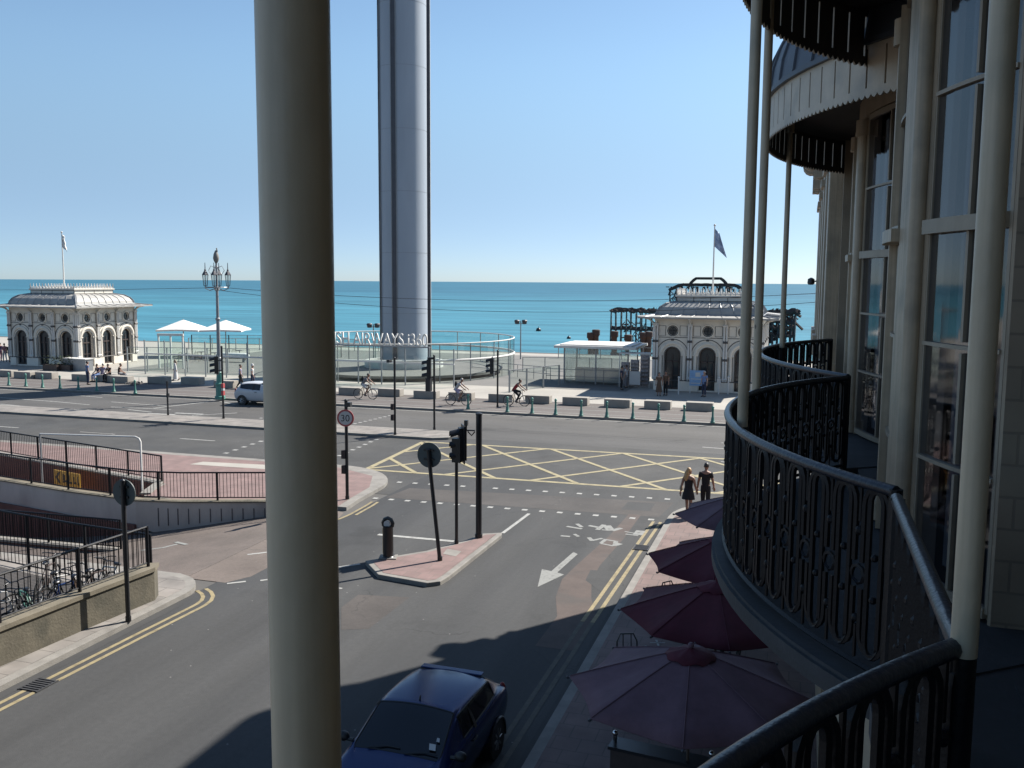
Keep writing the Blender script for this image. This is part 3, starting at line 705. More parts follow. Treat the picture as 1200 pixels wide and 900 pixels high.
bow_house('cream terraced house whose thick balcony posts and curved railing stand nearest the camera', 3.38, -.13, 3.9, 2.85, radians(31), -40, 3.98,  # body stretched along the unseen terrace behind the camera to block sky light
          [(-.386, .654, .0287), (.40, 2.37, .031), (-.386, -.91, .03)], .39, link=(2.32, 3.98))
h2 = bow_house('cream bow-fronted terraced house in the middle with tall glazed bow windows and black balcony railing', 3.42, 6.57, 3.89, 2.85, radians(31), 4.0, 9.22,
          [(-.337, 5.84, .033), (-.343, 7.65, .033)], .40, dz=.13)
h3 = bow_house('farther bow-fronted terraced house whose balcony has a domed grey lead canopy with pale slotted valance', 4.62, 12.1, 5.12, 4.07, radians(28), 9.24, 14.98,
          [(-.27, 13.25, .036)], .42, dz=-.15)

eh = thing('corner_house', 'cream corner house with pilasters and scroll brackets at the sea end of the terrace', 'house')
w = MB(); w.prism([(.5,15.0),(11,15.0),(11,28.4)]+arcpts(1.6,27.3,1.1,pi/2,pi,8), 0, 15.3); w.build('wall', 'cream_wall', eh)
w = MB(); w.prism([(.2,14.99),(11.2,14.99),(11.2,28.52)]+arcpts(1.6,27.3,1.2,pi/2,pi,8), 14.4, 14.75)
w.prism([(.25,15.0),(11.1,15.0),(11.1,28.5)]+arcpts(1.6,27.3,1.17,pi/2,pi,8), 11.55, 11.85)
w.prism([(.44,15.01),(11,15.01),(11,28.46)]+arcpts(1.6,27.3,1.16,pi/2,pi,8), 5.9, 6.25); w.build('cornice', 'cream', eh)
w = MB(); w.prism([(.55,15.02),(10.9,15.02),(10.9,28.35)]+arcpts(1.6,27.3,1.05,pi/2,pi,8), 15.3, 15.75); w.build('parapet', 'cream_wall', eh)
for v in (15.3, 18.0, 20.7, 23.4, 26.1, 27.35):
    w = MB(); w.box(.30, .51, v, v+.75, 6.26, 10.4); w.box(.22, .51, v-.06, v+.81, 6.27, 6.75); w.box(.24, .51, v-.05, v+.80, 10.0, 10.15); w.build('pilaster', 'cream', eh, bevel=.015)
    w = MB()
    for q in (.12, .45):
        w.tube([(.06,v+q,11.25),(.06,v+q+.18,11.25)], .24, 14); w.tube([(.24,v+q,10.62),(.24,v+q+.18,10.62)], .13, 12); w.box(.1, .51, v+q+.01, v+q+.17, 10.5, 11.54)
    w.build('scroll_bracket', 'cream', eh, smooth=True)
for v in (16.35, 19.05, 21.75, 24.45):
    w = MB(); w.box(.42, .51, v, v+1.35, 6.5, 9.9); f = w.build('window', 'window_frame', eh)
    w = MB()
    for i in range(2):
        for j in range(4): w.box(.405, .43, v+.08+.62*i, v+.65+.62*i, 6.6+.82*j, 7.35+.82*j)
    w.build('pane', 'pane', f)
wl = thing('wall_lamp', 'small dark lamp bracket fixed to the sea end of the corner house', 'lamp', (.5, 27.3, 8.05))
w = MB(); w.box(-.32, 0, -.02, .02, -.02, .02); w.build('bracket', 'black_paint', wl)
w = MB(); w.lathe([(.02,.1),(.09,.06),(.1,-.06),(.06,-.1)], (-.34,0,0), 10); w.build('lamp_head', 'black_paint', wl, smooth=True)

# ------------------------------------------------------------------ sea-front pavilions (kiosks)
def kiosk(label, loc, flagmat, flag):
    k = thing('pavilion', label, 'pavilion', loc, 0, 'ornate white sea-front pavilions')
    H = 3.75; zt = 5.3
    cs = (-2.5, 0, 2.5); hw = .56; spr = 2.62
    wall = MB(); trim = MB(); mould = MB(); pl = MB(); pil = MB()
    winds = []
    for face in range(4):
        R = Matrix.Rotation(face*pi/2, 3, 'Z')
        def T(x, z, d=0): q = R @ Vector((x, -H-d, z)); return (q.x, q.y, q.z)
        outer = [(-H,0),(H,0),(H,zt),(-H,zt)]; holes = []
        for c in cs:
            b = .1
            holes.append([(c-hw,b),(c-hw,spr)]+[(c-hw*cos(pi*i/12), spr+hw*sin(pi*i/12)) for i in range(1,12)]+[(c+hw,spr),(c+hw,b)])
            holes.append([(c+.33*cos(2*pi*i/14), 4.38+.33*sin(2*pi*i/14)) for i in range(14)])
        loops = [outer]+holes; flat = [p for l in loops for p in l]
        tris = tessellate_polygon([[Vector((p[0],p[1],0)) for p in l] for l in loops])
        wall.add([T(*p) for p in flat], [t for t in tris])
        for l in holes:
            n = len(l); wall.add([T(*p) for p in l]+[T(p[0],p[1],-.3) for p in l], [(i,(i+1)%n,n+(i+1)%n,n+i) for i in range(n)])
        for ci, c in enumerate(cs):
            arch = lambda r, d, zz=spr: [T(c-r,zz-0,d)]+[T(c-r*cos(pi*i/14), zz+r*sin(pi*i/14), d) for i in range(1,14)]+[T(c+r,zz,d)]
            trim.tube(arch(1.16,.01), .033, 5); trim.tube([T(c-hw-.02,.75,.01)]+arch(hw+.03,.01)+[T(c+hw+.02,.75,.01)], .03, 5)
            mould.tube(arch(.86,.02), .13, 6)
            for s in (-1, 1): mould.tube([T(c+s*.86,.76,.02),T(c+s*.86,spr,.02)], .1, 6); trim.tube([T(c+s*.7,.78,.02),T(c+s*.7,spr-.05,.02)], .022, 4); trim.tube([T(c+s*1.02,.78,.02),T(c+s*1.02,spr-.05,.02)], .022, 4)
            trim.tube([T(c+.37*cos(2*pi*i/14),4.38+.37*sin(2*pi*i/14),.01) for i in range(14)], .025, 4, closed=True)
            mould.tube([T(c+.45*cos(2*pi*i/14),4.38+.45*sin(2*pi*i/14),.02) for i in range(14)], .06, 5, closed=True)
            for s in (-1, 1):
                q = [(c+s*.52,4.02),(c+s*1.02,4.02),(c+s*1.02,4.74),(c+s*.52,4.74)]
                trim.tube([T(a,b,.008) for a, b in q], .02, 4, closed=True)
            for s in (-1, 1): mould.tube([T(c+s*.62,spr,.03),T(c+s*1.14,spr,.03)], .055, 6)
            trim.tube([T(c-.1,3.72,.03),T(c+.1,3.72,.03)], .06, 5)
            winds.append((face, c))
        trim.tube([T(-H,3.9,.012),T(H,3.9,.012)], .025, 4); trim.tube([T(-H,.78,.09),T(H,.78,.09)], .04, 4)
        for x in (-H+.06, -1.25, 1.25, H-.06):
            pil = MB()
            for dx in (-.16, .16): pil.tube([T(x+dx*(.6 if abs(x) > 3 else .55),.8,.12),T(x+dx*(.6 if abs(x) > 3 else .55),4.9,.12)], .075, 8)
            for z in (2.35, 3.62): trim.tube([T(x-.17,z,.13),T(x+.17,z,.13)], .105, 6)
            for z in (.95, 4.8): pil.tube([T(x-.18,z,.12),T(x+.18,z,.12)], .1, 6)
            for j in range(5):  # curved brackets under the eaves
                a0, a1 = pi/2*j/5, pi/2*(j+1)/5
                pil.tube([T(x, 4.75+.55*sin(a0), .1+1.0*(1-cos(a0))), T(x, 4.75+.55*sin(a1), .1+1.0*(1-cos(a1)))], .07, 6)
            pil.build('pilaster', 'white_paint', k, smooth=True)
        for x0, x1 in ((-H, -2.5-hw-.05), (-2.5+hw+.05, -hw-.05), (hw+.05, 2.5-hw-.05), (2.5+hw+.05, H)):
            a, b = T(x0, .02), T(x1, .74, .09); pl = MB(); pl.box(min(a[0],b[0]), max(a[0],b[0]), min(a[1],b[1]), max(a[1],b[1]), .02, .74); pl.build('plinth', 'kiosk', k)
    wall.build('wall', 'kiosk', k); trim.build('dark_trim', 'kiosk_trim', k); mould.build('moulding', 'kiosk', k, smooth=True)
    first = None
    for face, c in winds:
        if first is None:
            g = MB(); g.prism([(-hw,0),(hw,0),(hw,spr-.1)]+[(hw*cos(pi*i/12), spr-.1+hw*sin(pi*i/12)) for i in range(1,12)]+[(-hw,spr-.1)], -.02, .02)
            g.v = [(x, -z, y) for x, y, z in g.v]
            fr = MB()
            for q in ((-.5,.02,-.44,2.6),(.44,.02,.5,2.6),(-.03,.02,.03,2.55),(-.5,2.0,.5,2.1),(-.5,.02,.5,.14),(-.5,1.0,.5,1.05)): fr.box(q[0],q[2],-.06,.0,q[1],q[3])
            fr.tube([(-.52*cos(pi*i/12), -.03, 2.52+.52*sin(pi*i/12)) for i in range(13)], .045, 5)
            win = fr.build('arched_window', 'dark_wood', k); g.build('glazing', 'dark_glass', win)
            win.children[0].location = (0, .06, 0); first = win; w_ = win
        else: w_ = dup(first, parent=k)
        R = Matrix.Rotation(face*pi/2, 3, 'Z'); q = R @ Vector((c, -H+.2, .1)); w_.location = q; w_.rotation_euler = (0,0,face*pi/2)
    oc = None
    for face, c in winds:
        R = Matrix.Rotation(face*pi/2, 3, 'Z'); q = R @ Vector((c, -H+.14, 4.38))
        if oc is None:
            g = MB(); g.lathe([(.34,-.02),(.34,.02)], (0,0,0), 16); g.tube([(-.33,0,.03),(.33,0,.03)], .025, 4); g.tube([(0,-.33,.03),(0,.33,.03)], .025, 4)
            g.v = [(x, -z, y) for x, y, z in g.v]; oc = g.build('round_window', 'dark_glass', k); o = oc
        else: o = dup(oc, parent=k)
        o.location = q; o.rotation_euler = (0,0,face*pi/2)
    # roof
    prof = [(H+1.15,5.28),(H+1.15,5.40),(H+.5,5.46),(H+.02,5.54),(H-.06,5.8),(H-.24,6.08),(H-.6,6.33),(H-1.3,6.48)]
    ro = MB(); vs = []; fs = []
    for e, z in prof:
        vs += [(-e,-e,z),(e,-e,z),(e,e,z),(-e,e,z)]
    for i in range(len(prof)-1):
        for j in range(4): fs.append((4*i+j, 4*i+(j+1)%4, 4*i+4+(j+1)%4, 4*i+4+j))
    m = 4*(len(prof)-1); fs.append((m,m+1,m+2,m+3)); fs.append((3,2,1,0)); ro.add(vs, fs); ro.build('roof', 'kiosk_roof', k)
    se = MB()
    for face in range(4):
        R = Matrix.Rotation(face*pi/2, 3, 'Z')
        for i in range(-4, 5):
            x = i*.9
            pts = []
            for e, z in prof[3:]:
                pts.append(R @ Vector((x*e/H if abs(x) < H else x, -e-.01, z+.012)))
            se.tube(pts, .03, 4)
            se.tube([R @ Vector((x*1.2, -prof[1][0], prof[1][1]+.012)), R @ Vector((x*1.02, -prof[3][0], prof[3][1]+.012))], .022, 4)
        a = R @ Vector((-prof[3][0], -prof[3][0]-.01, prof[3][1]+.01)); b = R @ Vector((prof[3][0], -prof[3][0]-.01, prof[3][1]+.01)); se.tube([a, b], .04, 4)
        se.tube([R @ Vector((-e, -e, z+.02)) for e, z in prof[1:]], .05, 5)
    se.build('roof_seams', 'grey_metal', k)
    A = 2.45; at_ = MB(); at_.box(-A, A, -A, A, 6.42, 6.84); at_.box(-A-.1, A+.1, -A-.1, A+.1, 6.82, 6.95); at_.build('attic', 'kiosk', k)
    lb = MB()
    for face in range(4):
        R = Matrix.Rotation(face*pi/2, 3, 'Z')
        for z in (6.52, 6.79): lb.tube([R @ Vector((-A,-A-.01,z)), R @ Vector((A,-A-.01,z))], .02, 4)
        for i in range(5): x = -A+.02+(2*A-.04)*i/4; lb.tube([R @ Vector((x,-A-.01,6.52)), R @ Vector((x,-A-.01,6.79))], .02, 4)
    lb.build('attic_trim', 'kiosk_trim', k)
    cr = MB()
    for face in range(4):
        R = Matrix.Rotation(face*pi/2, 3, 'Z')
        for i in range(15):
            x = -A+2*A*i/14; p = R @ Vector((x,-A,6.95)); cr.tube([p, p+Vector((0,0,.22)), p+Vector((0,0,.42))], [.03,.055,.015], 5); cr.ball(p+Vector((0,0,.42)), .035, 5)
            if i < 14: q = R @ Vector((x+2*A/28,-A,6.95)); cr.tube([p+Vector((0,0,.02)), q+Vector((0,0,.19)), (R @ Vector((x+2*A/14,-A,6.97)))], .022, 4)
        cr.tube([R @ Vector((-A,-A,6.99)), R @ Vector((A,-A,6.99))], .03, 4)
    cr.build('cresting', 'white_paint', k)
    fp = MB(); fp.tube([(0,-1,6.9),(0,-1,12.0)], [.07,.04], 8); fp.ball((0,-1,12.06), .09, 6); fo = fp.build('flagpole', 'white_paint', k, smooth=True)
    fl = MB(); n = 14
    vs = []; fs = []
    for i in range(n+1):
        for j in range(9):
            s, t = i/n, j/8
            x, z = flag(s, t); vs.append((x, -1+.12*sin(9*s+2.2*t)*s+.05*sin(17*t), z))
    for i in range(n):
        for j in range(8): fs.append((i*9+j, i*9+j+1, (i+1)*9+j+1, (i+1)*9+j))
    fl.add(vs, fs); f = fl.build('flag', flagmat, fo, smooth='all'); sm = f.modifiers.new('thick', 'SOLIDIFY'); sm.thickness = .01
    return k
kiosk('white ornate pavilion at far left by the cafe terrace, flying a small white flag', (-64.9, 69.8, .12), 'canvas_white', lambda s, t: (.03-.25*s*(1-t)*t+.62*s*(.3+.7*t), 11.85-.1*s-t*(1.15+.35*s)))
kiosk('cream ornate pavilion on the right before the pier ruin, flying a limp grey-blue flag', (-6.5, 71.0, .12), 'flag_blue', lambda s, t: (.04+.30*s+.62*s*t, 11.8-.3*s-t*(1.3)-.55*s*t))

# ------------------------------------------------------------------ observation tower
TU, TV, TR = -33.0, 73.4, 2.05
t = thing('observation_tower', 'tall slim silver cylindrical observation tower rising out of the picture behind the glass screens', 'tower', (TU, TV, .1))
mb = MB(); mb.tube([(0,0,0),(0,0,120)], TR, 64); mb.build('shaft', 'tower_metal', t, smooth=True)
mb = MB()
for i in range(1, 24):
    z = 5.1*i; mb.tube([(0,0,z),(0,0,z+.03)], TR+.006, 64, cap=False)
mb.build('ring_joints', 'grey_metal', t)
def on_shaft(px): # direction on the visible side of the shaft
    return px
vd = Vector((TU, TV, 0)).normalized(); rt = Vector((vd.y, -vd.x, 0))
for s, wd, dp, nm, mt in ((-.36, .34, .10, 'cable_channel', 'tower_dark'), (-.92, .12, .28, 'ladder_rail', 'tower_dark'), (1.045, .17, .26, 'cable_channel', 'tower_dark')):
    c = rt*s*TR - vd*(TR*sqrt(max(0, 1-min(1, abs(s))**2)))
    nrm = c.normalized(); tn = Vector((-nrm.y, nrm.x, 0)); mb = MB()
    q = [c+tn*wd/2-nrm*.1, c-tn*wd/2-nrm*.1, c-tn*wd/2+nrm*dp*.5, c+tn*wd/2+nrm*dp*.5]
    mb.prism([(p.x, p.y) for p in q], 0, 119); mb.build(nm, mt, t)
    if s < .5:
        mb = MB()
        for sg in (-1, 1):
            p = c+tn*sg*(wd/2+.05)+nrm*.05; mb.tube([(p.x,p.y,0),(p.x,p.y,119)], .035, 6)
        mb.build('guide_cable', 'grey_metal', t)
    if s < -.5 or s > .9:
        mb = MB()
        for i in range(48): p = c+nrm*dp*.35; mb.cbox(p.x, p.y, 1+2.5*i, wd*.8, wd*.8, 1.9, atan2(nrm.y, nrm.x))
        mb.build('sheath', 'grey_metal' if s < 0 else 'tower_dark', t)
p = rt*1.13*TR; mb = MB(); mb.tube([(p.x,p.y,0),(p.x,p.y,119)], .045, 6); mb.build('guide_cable', 'white_paint', t)

# glass drum round its foot
g = thing('glass_screen', 'curved green-tinted glass screen with white rails around the foot of the tower', 'glass screen', (TU, TV, .12))
R = 9.5; n = 22
mb = MB(); vs = [(R*cos(2*pi*i/60), R*sin(2*pi*i/60), z) for z in (.05, 3.0) for i in range(60)]
mb.add(vs, [(i, (i+1)%60, 60+(i+1)%60, 60+i) for i in range(60)]); mb.build('glass_panels', 'glass', g)
for i in range(n):
    a = 2*pi*i/n; mb = MB(); mb.cbox((R+.05)*cos(a), (R+.05)*sin(a), 0, .06, .06, 3.0, a)
    mb.build('post', 'grey_metal', g)
for z, r in ((3.02, .05), (1.72, .09)):
    mb = MB(); mb.tube([((R+.07)*cos(2*pi*i/72), (R+.07)*sin(2*pi*i/72), z+(0 if z > 2 else 0)) for i in range(72)], r, 8, closed=True); mb.build('rail', 'white_paint', g, smooth=True)
# inner ramp deck inside the drum
mb = MB(); mb.arc(0, 0, 3.4, 8.6, -pi, pi, .25, .45, 48); mb.build('ring_deck', 'deck', g)
mb = MB(); mb.arc(0, 0, 3.2, 3.4, -pi, pi, .0, 1.0, 40); mb.build('inner_wall', 'white_paint', g)

# straight glass front with the letters
g = thing('glass_screen', 'straight glass front with grey posts carrying the white lettering below the tower', 'glass screen', (0, 0, .12))
V0 = 63.6
mb = MB(); mb.add([(-52,V0,.1),(-24.5,V0,.1),(-24.5,V0,2.85),(-52,V0,2.85)], [(0,1,2,3)]); mb.build('glass_panels', 'glass', g)
for i in range(15):
    u = -52+i*1.96; mb = MB(); mb.box(u-.04, u+.04, V0-.09, V0-.02, 0, 2.86); mb.build('post', 'grey_metal', g)
mb = MB(); mb.box(-40.5, -26.5, V0-.07, V0+.07, 2.87, 2.97); mb.build('beam', 'grey_metal', g)
mb = MB(); mb.box(-52, -24.5, V0-.1, V0-.03, 1.66, 1.78); mb.build('rail', 'white_paint', g)
def text_mesh(txt, size, depth, name):
    cu = bpy.data.curves.new(name, 'FONT'); cu.body = txt; cu.size = size; cu.extrude = depth
    o = bpy.data.objects.new(name, cu); C.objects.link(o)
    dg = bpy.context.evaluated_depsgraph_get(); me = bpy.data.meshes.new_from_object(o.evaluated_get(dg))
    bpy.data.objects.remove(o); me.name = name; return me
def text_obj(txt, size, depth, name, m, parent=None):
    me = text_mesh(txt, size, depth, name); me.materials.clear(); me.materials.append(M[m])
    o = bpy.data.objects.new(name, me); C.objects.link(o)
    if parent: o.parent = parent
    return o
sg = thing('letter_sign', 'white standing letters of the attraction name on the beam of the glass front', 'sign', (0, 0, .12))
lt = text_obj('BRITISH AIRWAYS i360', 1.36, .05, 'letters', 'white_paint', sg)
xs = [v.co.x for v in lt.data.vertices]; wdt = max(xs)-min(xs)
lt.scale = (9.75/wdt, 1, 1); lt.rotation_euler = (pi/2, 0, 0); lt.location = (-26.75-9.75, V0-.02, 2.98)

# cafe terrace on the left: glass fence, door frame, white parasols
def glass_fence(label, p, q, h, n, postm='grey_metal', name='glass_fence'):
    o = thing(name, label, 'fence', (p[0], p[1], .12), atan2(q[1]-p[1], q[0]-p[0])); L = hypot(q[0]-p[0], q[1]-p[1])
    mb = MB(); mb.add([(0,0,.08),(L,0,.08),(L,0,h-.05),(0,0,h-.05)], [(0,1,2,3)]); mb.build('glass_panels', 'glass', o)
    for i in range(n+1):
        x = L*i/n; mb = MB(); mb.box(x-.035, x+.035, -.06, .06, 0, h); mb.build('post', postm, o)
    mb = MB(); mb.box(0, L, -.03, .03, h-.045, h); mb.build('rail', 'grey_metal', o)
    return o
def A2(x, y): return tuple(at(x, y, .12)[:2])
glass_fence('tall glass fence beside the left pavilion along the promenade', A2(150, 435), A2(315, 438), 2.1, 7)
glass_fence('dark-posted glass fence behind the white parasols', (-60, 80.5), (-45, 84.5), 2.2, 8, 'tower_dark')
glass_fence('glass fence at the back of the cafe terrace by the left pavilion', (-66, 88), (-40, 95), 1.3, 10)
glass_fence('clear glass balustrade along the seaward edge of the promenade', (-24, 92), (6, 96.2), 1.25, 14)
glass_fence('glass balustrade running from the drum towards the glass box', (-23.6, 78), (-16, 80), 1.2, 4)
glass_fence('glass fence with thin rails between the drum and the glass box', A2(597, 460), A2(655, 452), 1.6, 3)
def low_rail(label, p, q, h=1.05, n=6):
    o = thing('handrail_barrier', label, 'barrier', (p[0], p[1], .12), atan2(q[1]-p[1], q[0]-p[0])); L = hypot(q[0]-p[0], q[1]-p[1])
    for i in range(n+1):
        mb = MB(); mb.tube([(L*i/n,0,0),(L*i/n,0,h)], .025, 6); mb.build('post', 'grey_metal', o)
    for z in (h, h*.5): mb = MB(); mb.tube([(0,0,z),(L,0,z)], .025, 6); mb.build('rail', 'grey_metal', o)
low_rail('thin grey handrail on the pale deck behind the crossing signal', A2(553, 437), A2(645, 446), 1.05, 5)
low_rail('thin grey handrail in front of the glass box', A2(640, 448), A2(730, 452), 1.1, 4)
df = thing('door_frame', 'white double door frame in the glass fence under the white parasols', 'door', (*A2(201, 432), .12), radians(8))
for x in (-1.15, 0, 1.15): mb = MB(); mb.box(x-.06, x+.06, -.06, .06, 0, 2.9); mb.build('jamb', 'white_paint', df)
mb = MB(); mb.box(-1.24, 1.24, -.08, .08, 2.9, 3.1); mb.build('lintel', 'white_paint', df)
mb = MB(); mb.box(-1.06, -.09, -.02, .02, .1, 2.88); mb.box(.09, 1.06, -.02, .02, .1, 2.88); mb.build('glazing', 'glass', df)
def big_parasol(label, loc):
    o = thing('white_parasol', label, 'parasol', loc, radians(20), 'white square parasols')
    mb = MB(); e = 2.1
    vs = [(0,0,3.75)]; fs = []
    for i in range(4):
        a = pi/4+pi/2*i; vs += [(e*1.414*cos(a), e*1.414*sin(a), 2.78)]; vs += [(e*.97*cos(a+pi/4), e*.97*sin(a+pi/4), 2.84)]
    for i in range(8): fs.append((0, 1+i, 1+(i+1)%8))
    k = len(vs); vs += [(v[0], v[1], v[2]-.16) for v in vs[1:]]
    for i in range(8): fs.append((1+i, 8+1+i, 8+1+(i+1)%8, 1+(i+1)%8))
    mb.add(vs, fs); c = mb.build('canopy', 'canvas_white', o); s = c.modifiers.new('t', 'SOLIDIFY'); s.thickness = .015
    mb = MB(); mb.tube([(0,0,0),(0,0,3.8)], .05, 8); mb.build('pole', 'grey_metal', o)
    mb = MB(); mb.cbox(0,0,0,1,1,.12); mb.build('base', 'block', o)
    mb = MB()
    for i in range(8):
        a = pi/4*i+pi/4; r = e*(1.37 if i % 2 == 0 else .95); mb.tube([(0,0,3.55),(r*cos(a),r*sin(a),2.74)], .02, 4)
    mb.build('ribs', 'grey_metal', o)
big_parasol('left one of the two large white parasols on the cafe terrace', (-60.6, 80.0, .12))
big_parasol('right one of the two large white parasols, behind the ornate lamp post', (-56.4, 81.2, .12))

def cafe_set(label, loc, m, chairs=3, rz=0):
    o = thing('cafe_table', label, 'table', loc, rz)
    mb = MB(); mb.lathe([(.42,.7),(.44,.72),(.42,.745)], (0,0,0), 16); mb.build('tabletop', m, o)
    mb = MB(); mb.tube([(0,0,0),(0,0,.7)], .035, 8); mb.lathe([(.28,0),(.26,.03),(.04,.06)], (0,0,0), 12); mb.build('pedestal', 'black_paint', o)
def chair_mesh(label, loc, rz, m, group):
    o = thing('cafe_chair', label, 'chair', loc, rz, group)
    mb = MB(); mb.box(-.21,.21,-.21,.21,.44,.47); mb.build('seat', m, o, bevel=.01)
    mb = MB(); mb.tube([(-.2,-.2,.46),(-.2,-.25,.75),(-.13,-.27,.9),(.13,-.27,.9),(.2,-.25,.75),(.2,-.2,.46)], .016, 6)
    for x in (-.08, .08): mb.tube([(x,-.2,.46),(x,-.26,.89)], .011, 5)
    mb.build('backrest', m, o)
    for sx in (-1, 1):
        for sy in (-1, 1): mb = MB(); mb.tube([(sx*.18,sy*.18,.45),(sx*.21,sy*.22,0)], .014, 6); mb.build('leg', 'black_paint', o)
    return o
k = 0
for (x, y) in ((218,423),(236,421),(252,422),(281,419)):
    cafe_set('%s small dark table behind the glass fence below the white parasols, counted from the left' % ORD[k], (*A2(x, y), .12), 'tower_dark'); k += 1
c0 = chair_mesh('first dark chair behind the glass fence below the white parasols, counted from the left', (*A2(212,424), .12), .6, 'dark_wood', 'dark cafe chairs on the terrace'); k = 1
for (x, y, r) in ((226,422,2.2),(231,424,.3),(243,421,1.2),(259,423,3.9),(275,420,.4),(289,420,2.9)):
    dup(c0, (*A2(x, y), .12), r, '%s dark chair behind the glass fence below the white parasols, counted from the left' % ORD[k]); k += 1
bn = thing('bench', 'long pale rounded bench on the deck behind the traffic signal', 'bench', (*A2(273, 424), .12), radians(4))
mb = MB(); mb.tube([(-1.7,0,.55),(-1.4,0,.58),(1.4,0,.58),(1.7,0,.55)], [.2,.3,.3,.2], 10); mb.build('seat', 'canvas_white', bn, smooth=True)
for x in (-1.2, 1.2): mb = MB(); mb.box(x-.1, x+.1, -.2, .2, 0, .4); mb.build('support', 'grey_metal', bn)

# glass box by the right pavilion
gb = thing('glass_kiosk', 'glass-walled ticket box with a flat white roof left of the right pavilion', 'kiosk', (*A2(661, 449), .12), radians(0))
W_, D_ = 5.0, 4.2
mb = MB(); mb.box(-.7, W_+.7, -.6, D_+.6, 2.78, 2.98); mb.box(-.3, W_+.3, -.3, D_+.3, 2.98, 3.06); mb.build('roof', 'white_paint', gb, bevel=.02)
mb = MB(); mb.box(0, W_, -.01, .01, .06, 2.76); mb.box(-.01, .01, .03, D_, .06, 2.76); mb.box(W_-.01, W_+.01, .03, D_, .06, 2.76); mb.box(.03, W_-.03, D_-.01, D_+.01, .06, 2.76); mb.build('glass_walls', 'glass_pale', gb)
for x, y in ((0,0),(W_/2,0),(W_,0),(0,D_),(W_,D_)): mb = MB(); mb.box(x-.05, x+.05, y-.05, y+.05, 0, 2.78); mb.build('post', 'grey_metal', gb)
mb = MB(); mb.box(.5, W_-.5, 1.6, 2.2, 0, 1.1); mb.build('counter', 'white_paint', gb)
mb = MB(); mb.box(3.6, 4.5, .06, .08, 2.3, 2.5); mb.build('notice', 'grey_metal', gb)
# gift stall beside the pavilion
gs = thing('souvenir_stall', 'crowded souvenir racks between the glass box and the right pavilion', 'stall', (*A2(742, 455), .12), 0)
mb = MB(); mb.box(-1.2, 1.2, .5, 1.5, 2.5, 2.6); mb.build('awning', 'white_paint', gs)
for x in (-1.15, 1.1): mb = MB(); mb.tube([(x,.5,0),(x,.5,2.5)], .035, 6); mb.build('post', 'white_paint', gs)
for i, (x, h) in enumerate(((-.7,1.7),(0,1.9),(.75,2.3))):
    mb = MB()
    for r in range(7): mb.box(x-.3, x+.3, .3, .75, .3+h*r/7.5, .3+h*r/7.5+.16)
    mb.box(x-.32, x+.32, .5, .55, .1, h+.2); mb.build('rack', 'goods', gs)
mb = MB(); mb.box(-.25, .55, -.3, -.25, .3, 1.3); mb.build('board', 'sign_white', gs)
bb = thing('deckchair_board', 'pale blue and white display board standing before the middle arch of the right pavilion', 'sign board', (*A2(816, 461), .12), 0)
mb = MB(); mb.box(-.5, .5, -.03, .03, .55, 1.65); mb.build('panel', 'stall_blue', bb)
mb = MB(); mb.box(-.42, .42, -.04, -.031, 1.0, 1.06); mb.box(-.42, .42, -.04, -.031, .7, .76); mb.box(-.1, .25, -.04, -.031, 1.2, 1.5); mb.build('print', 'sign_white', bb)
for x in (-.45, .45): mb = MB(); mb.box(x-.03, x+.03, -.03, .03, 0, .55); mb.build('leg', 'white_paint', bb)
for i, (x, lab) in enumerate(((842,'white post holding a small notice left of the right-hand arch of the right pavilion'),(853,'short plain white post in front of the right-hand arch of the right pavilion'),(795,'short white post right of the doorway of the right pavilion'))):
    o = thing('white_post', lab, 'post', (*A2(x, 462), .12))
    mb = MB(); mb.tube([(0,0,0),(0,0,1.15)], .05, 8); mb.build('shaft', 'white_paint', o)
    mb = MB(); mb.ball((0,0,1.2), .08, 6); mb.build('cap', 'white_paint', o)
    if i == 0: mb = MB(); mb.box(-.14, .14, -.07, -.05, .7, 1.1); mb.build('notice', 'sign_white', o)

# planters and furniture in front of the left pavilion
for i, (x, y, w, lab) in enumerate(((62,434,1.5,'bushy dark planter before the middle arch of the left pavilion'),(76,434,1.7,'broad dark planter in the shade before the right-hand arch of the left pavilion'))):
    o = thing('planter', lab, 'planter', (*A2(x, y), .12))
    mb = MB(); mb.box(-w/2, w/2, -.35, .35, 0, .5); mb.build('trough', 'dark_wood', o)
    mb = MB(); rr = random.Random(i)
    for _ in range(170):
        c = Vector((rr.uniform(-w/2, w/2), rr.uniform(-.35, .35), .5+rr.random()**1.5*.75)); a = rr.uniform(0, 6.3); s = rr.uniform(.06, .13)
        d = Vector((cos(a), sin(a), rr.uniform(-.3, .8)))*s; e = Vector((-sin(a), cos(a), rr.uniform(-.4, .4)))*s*.5
        mb.add([c-d, c+e, c+d, c-e], [(0,1,2,3)])
    mb.build('foliage', 'plant', o)
o = thing('counter', 'long grey counter with a pale top before the corner of the left pavilion', 'counter', (*A2(92, 434), .12), radians(-6))
mb = MB(); mb.box(-1.3, 1.3, -.4, .4, 0, 1.0); mb.build('body', 'grey_metal', o); mb = MB(); mb.box(-1.36, 1.36, -.46, .46, 1.0, 1.06); mb.build('top', 'white_paint', o)

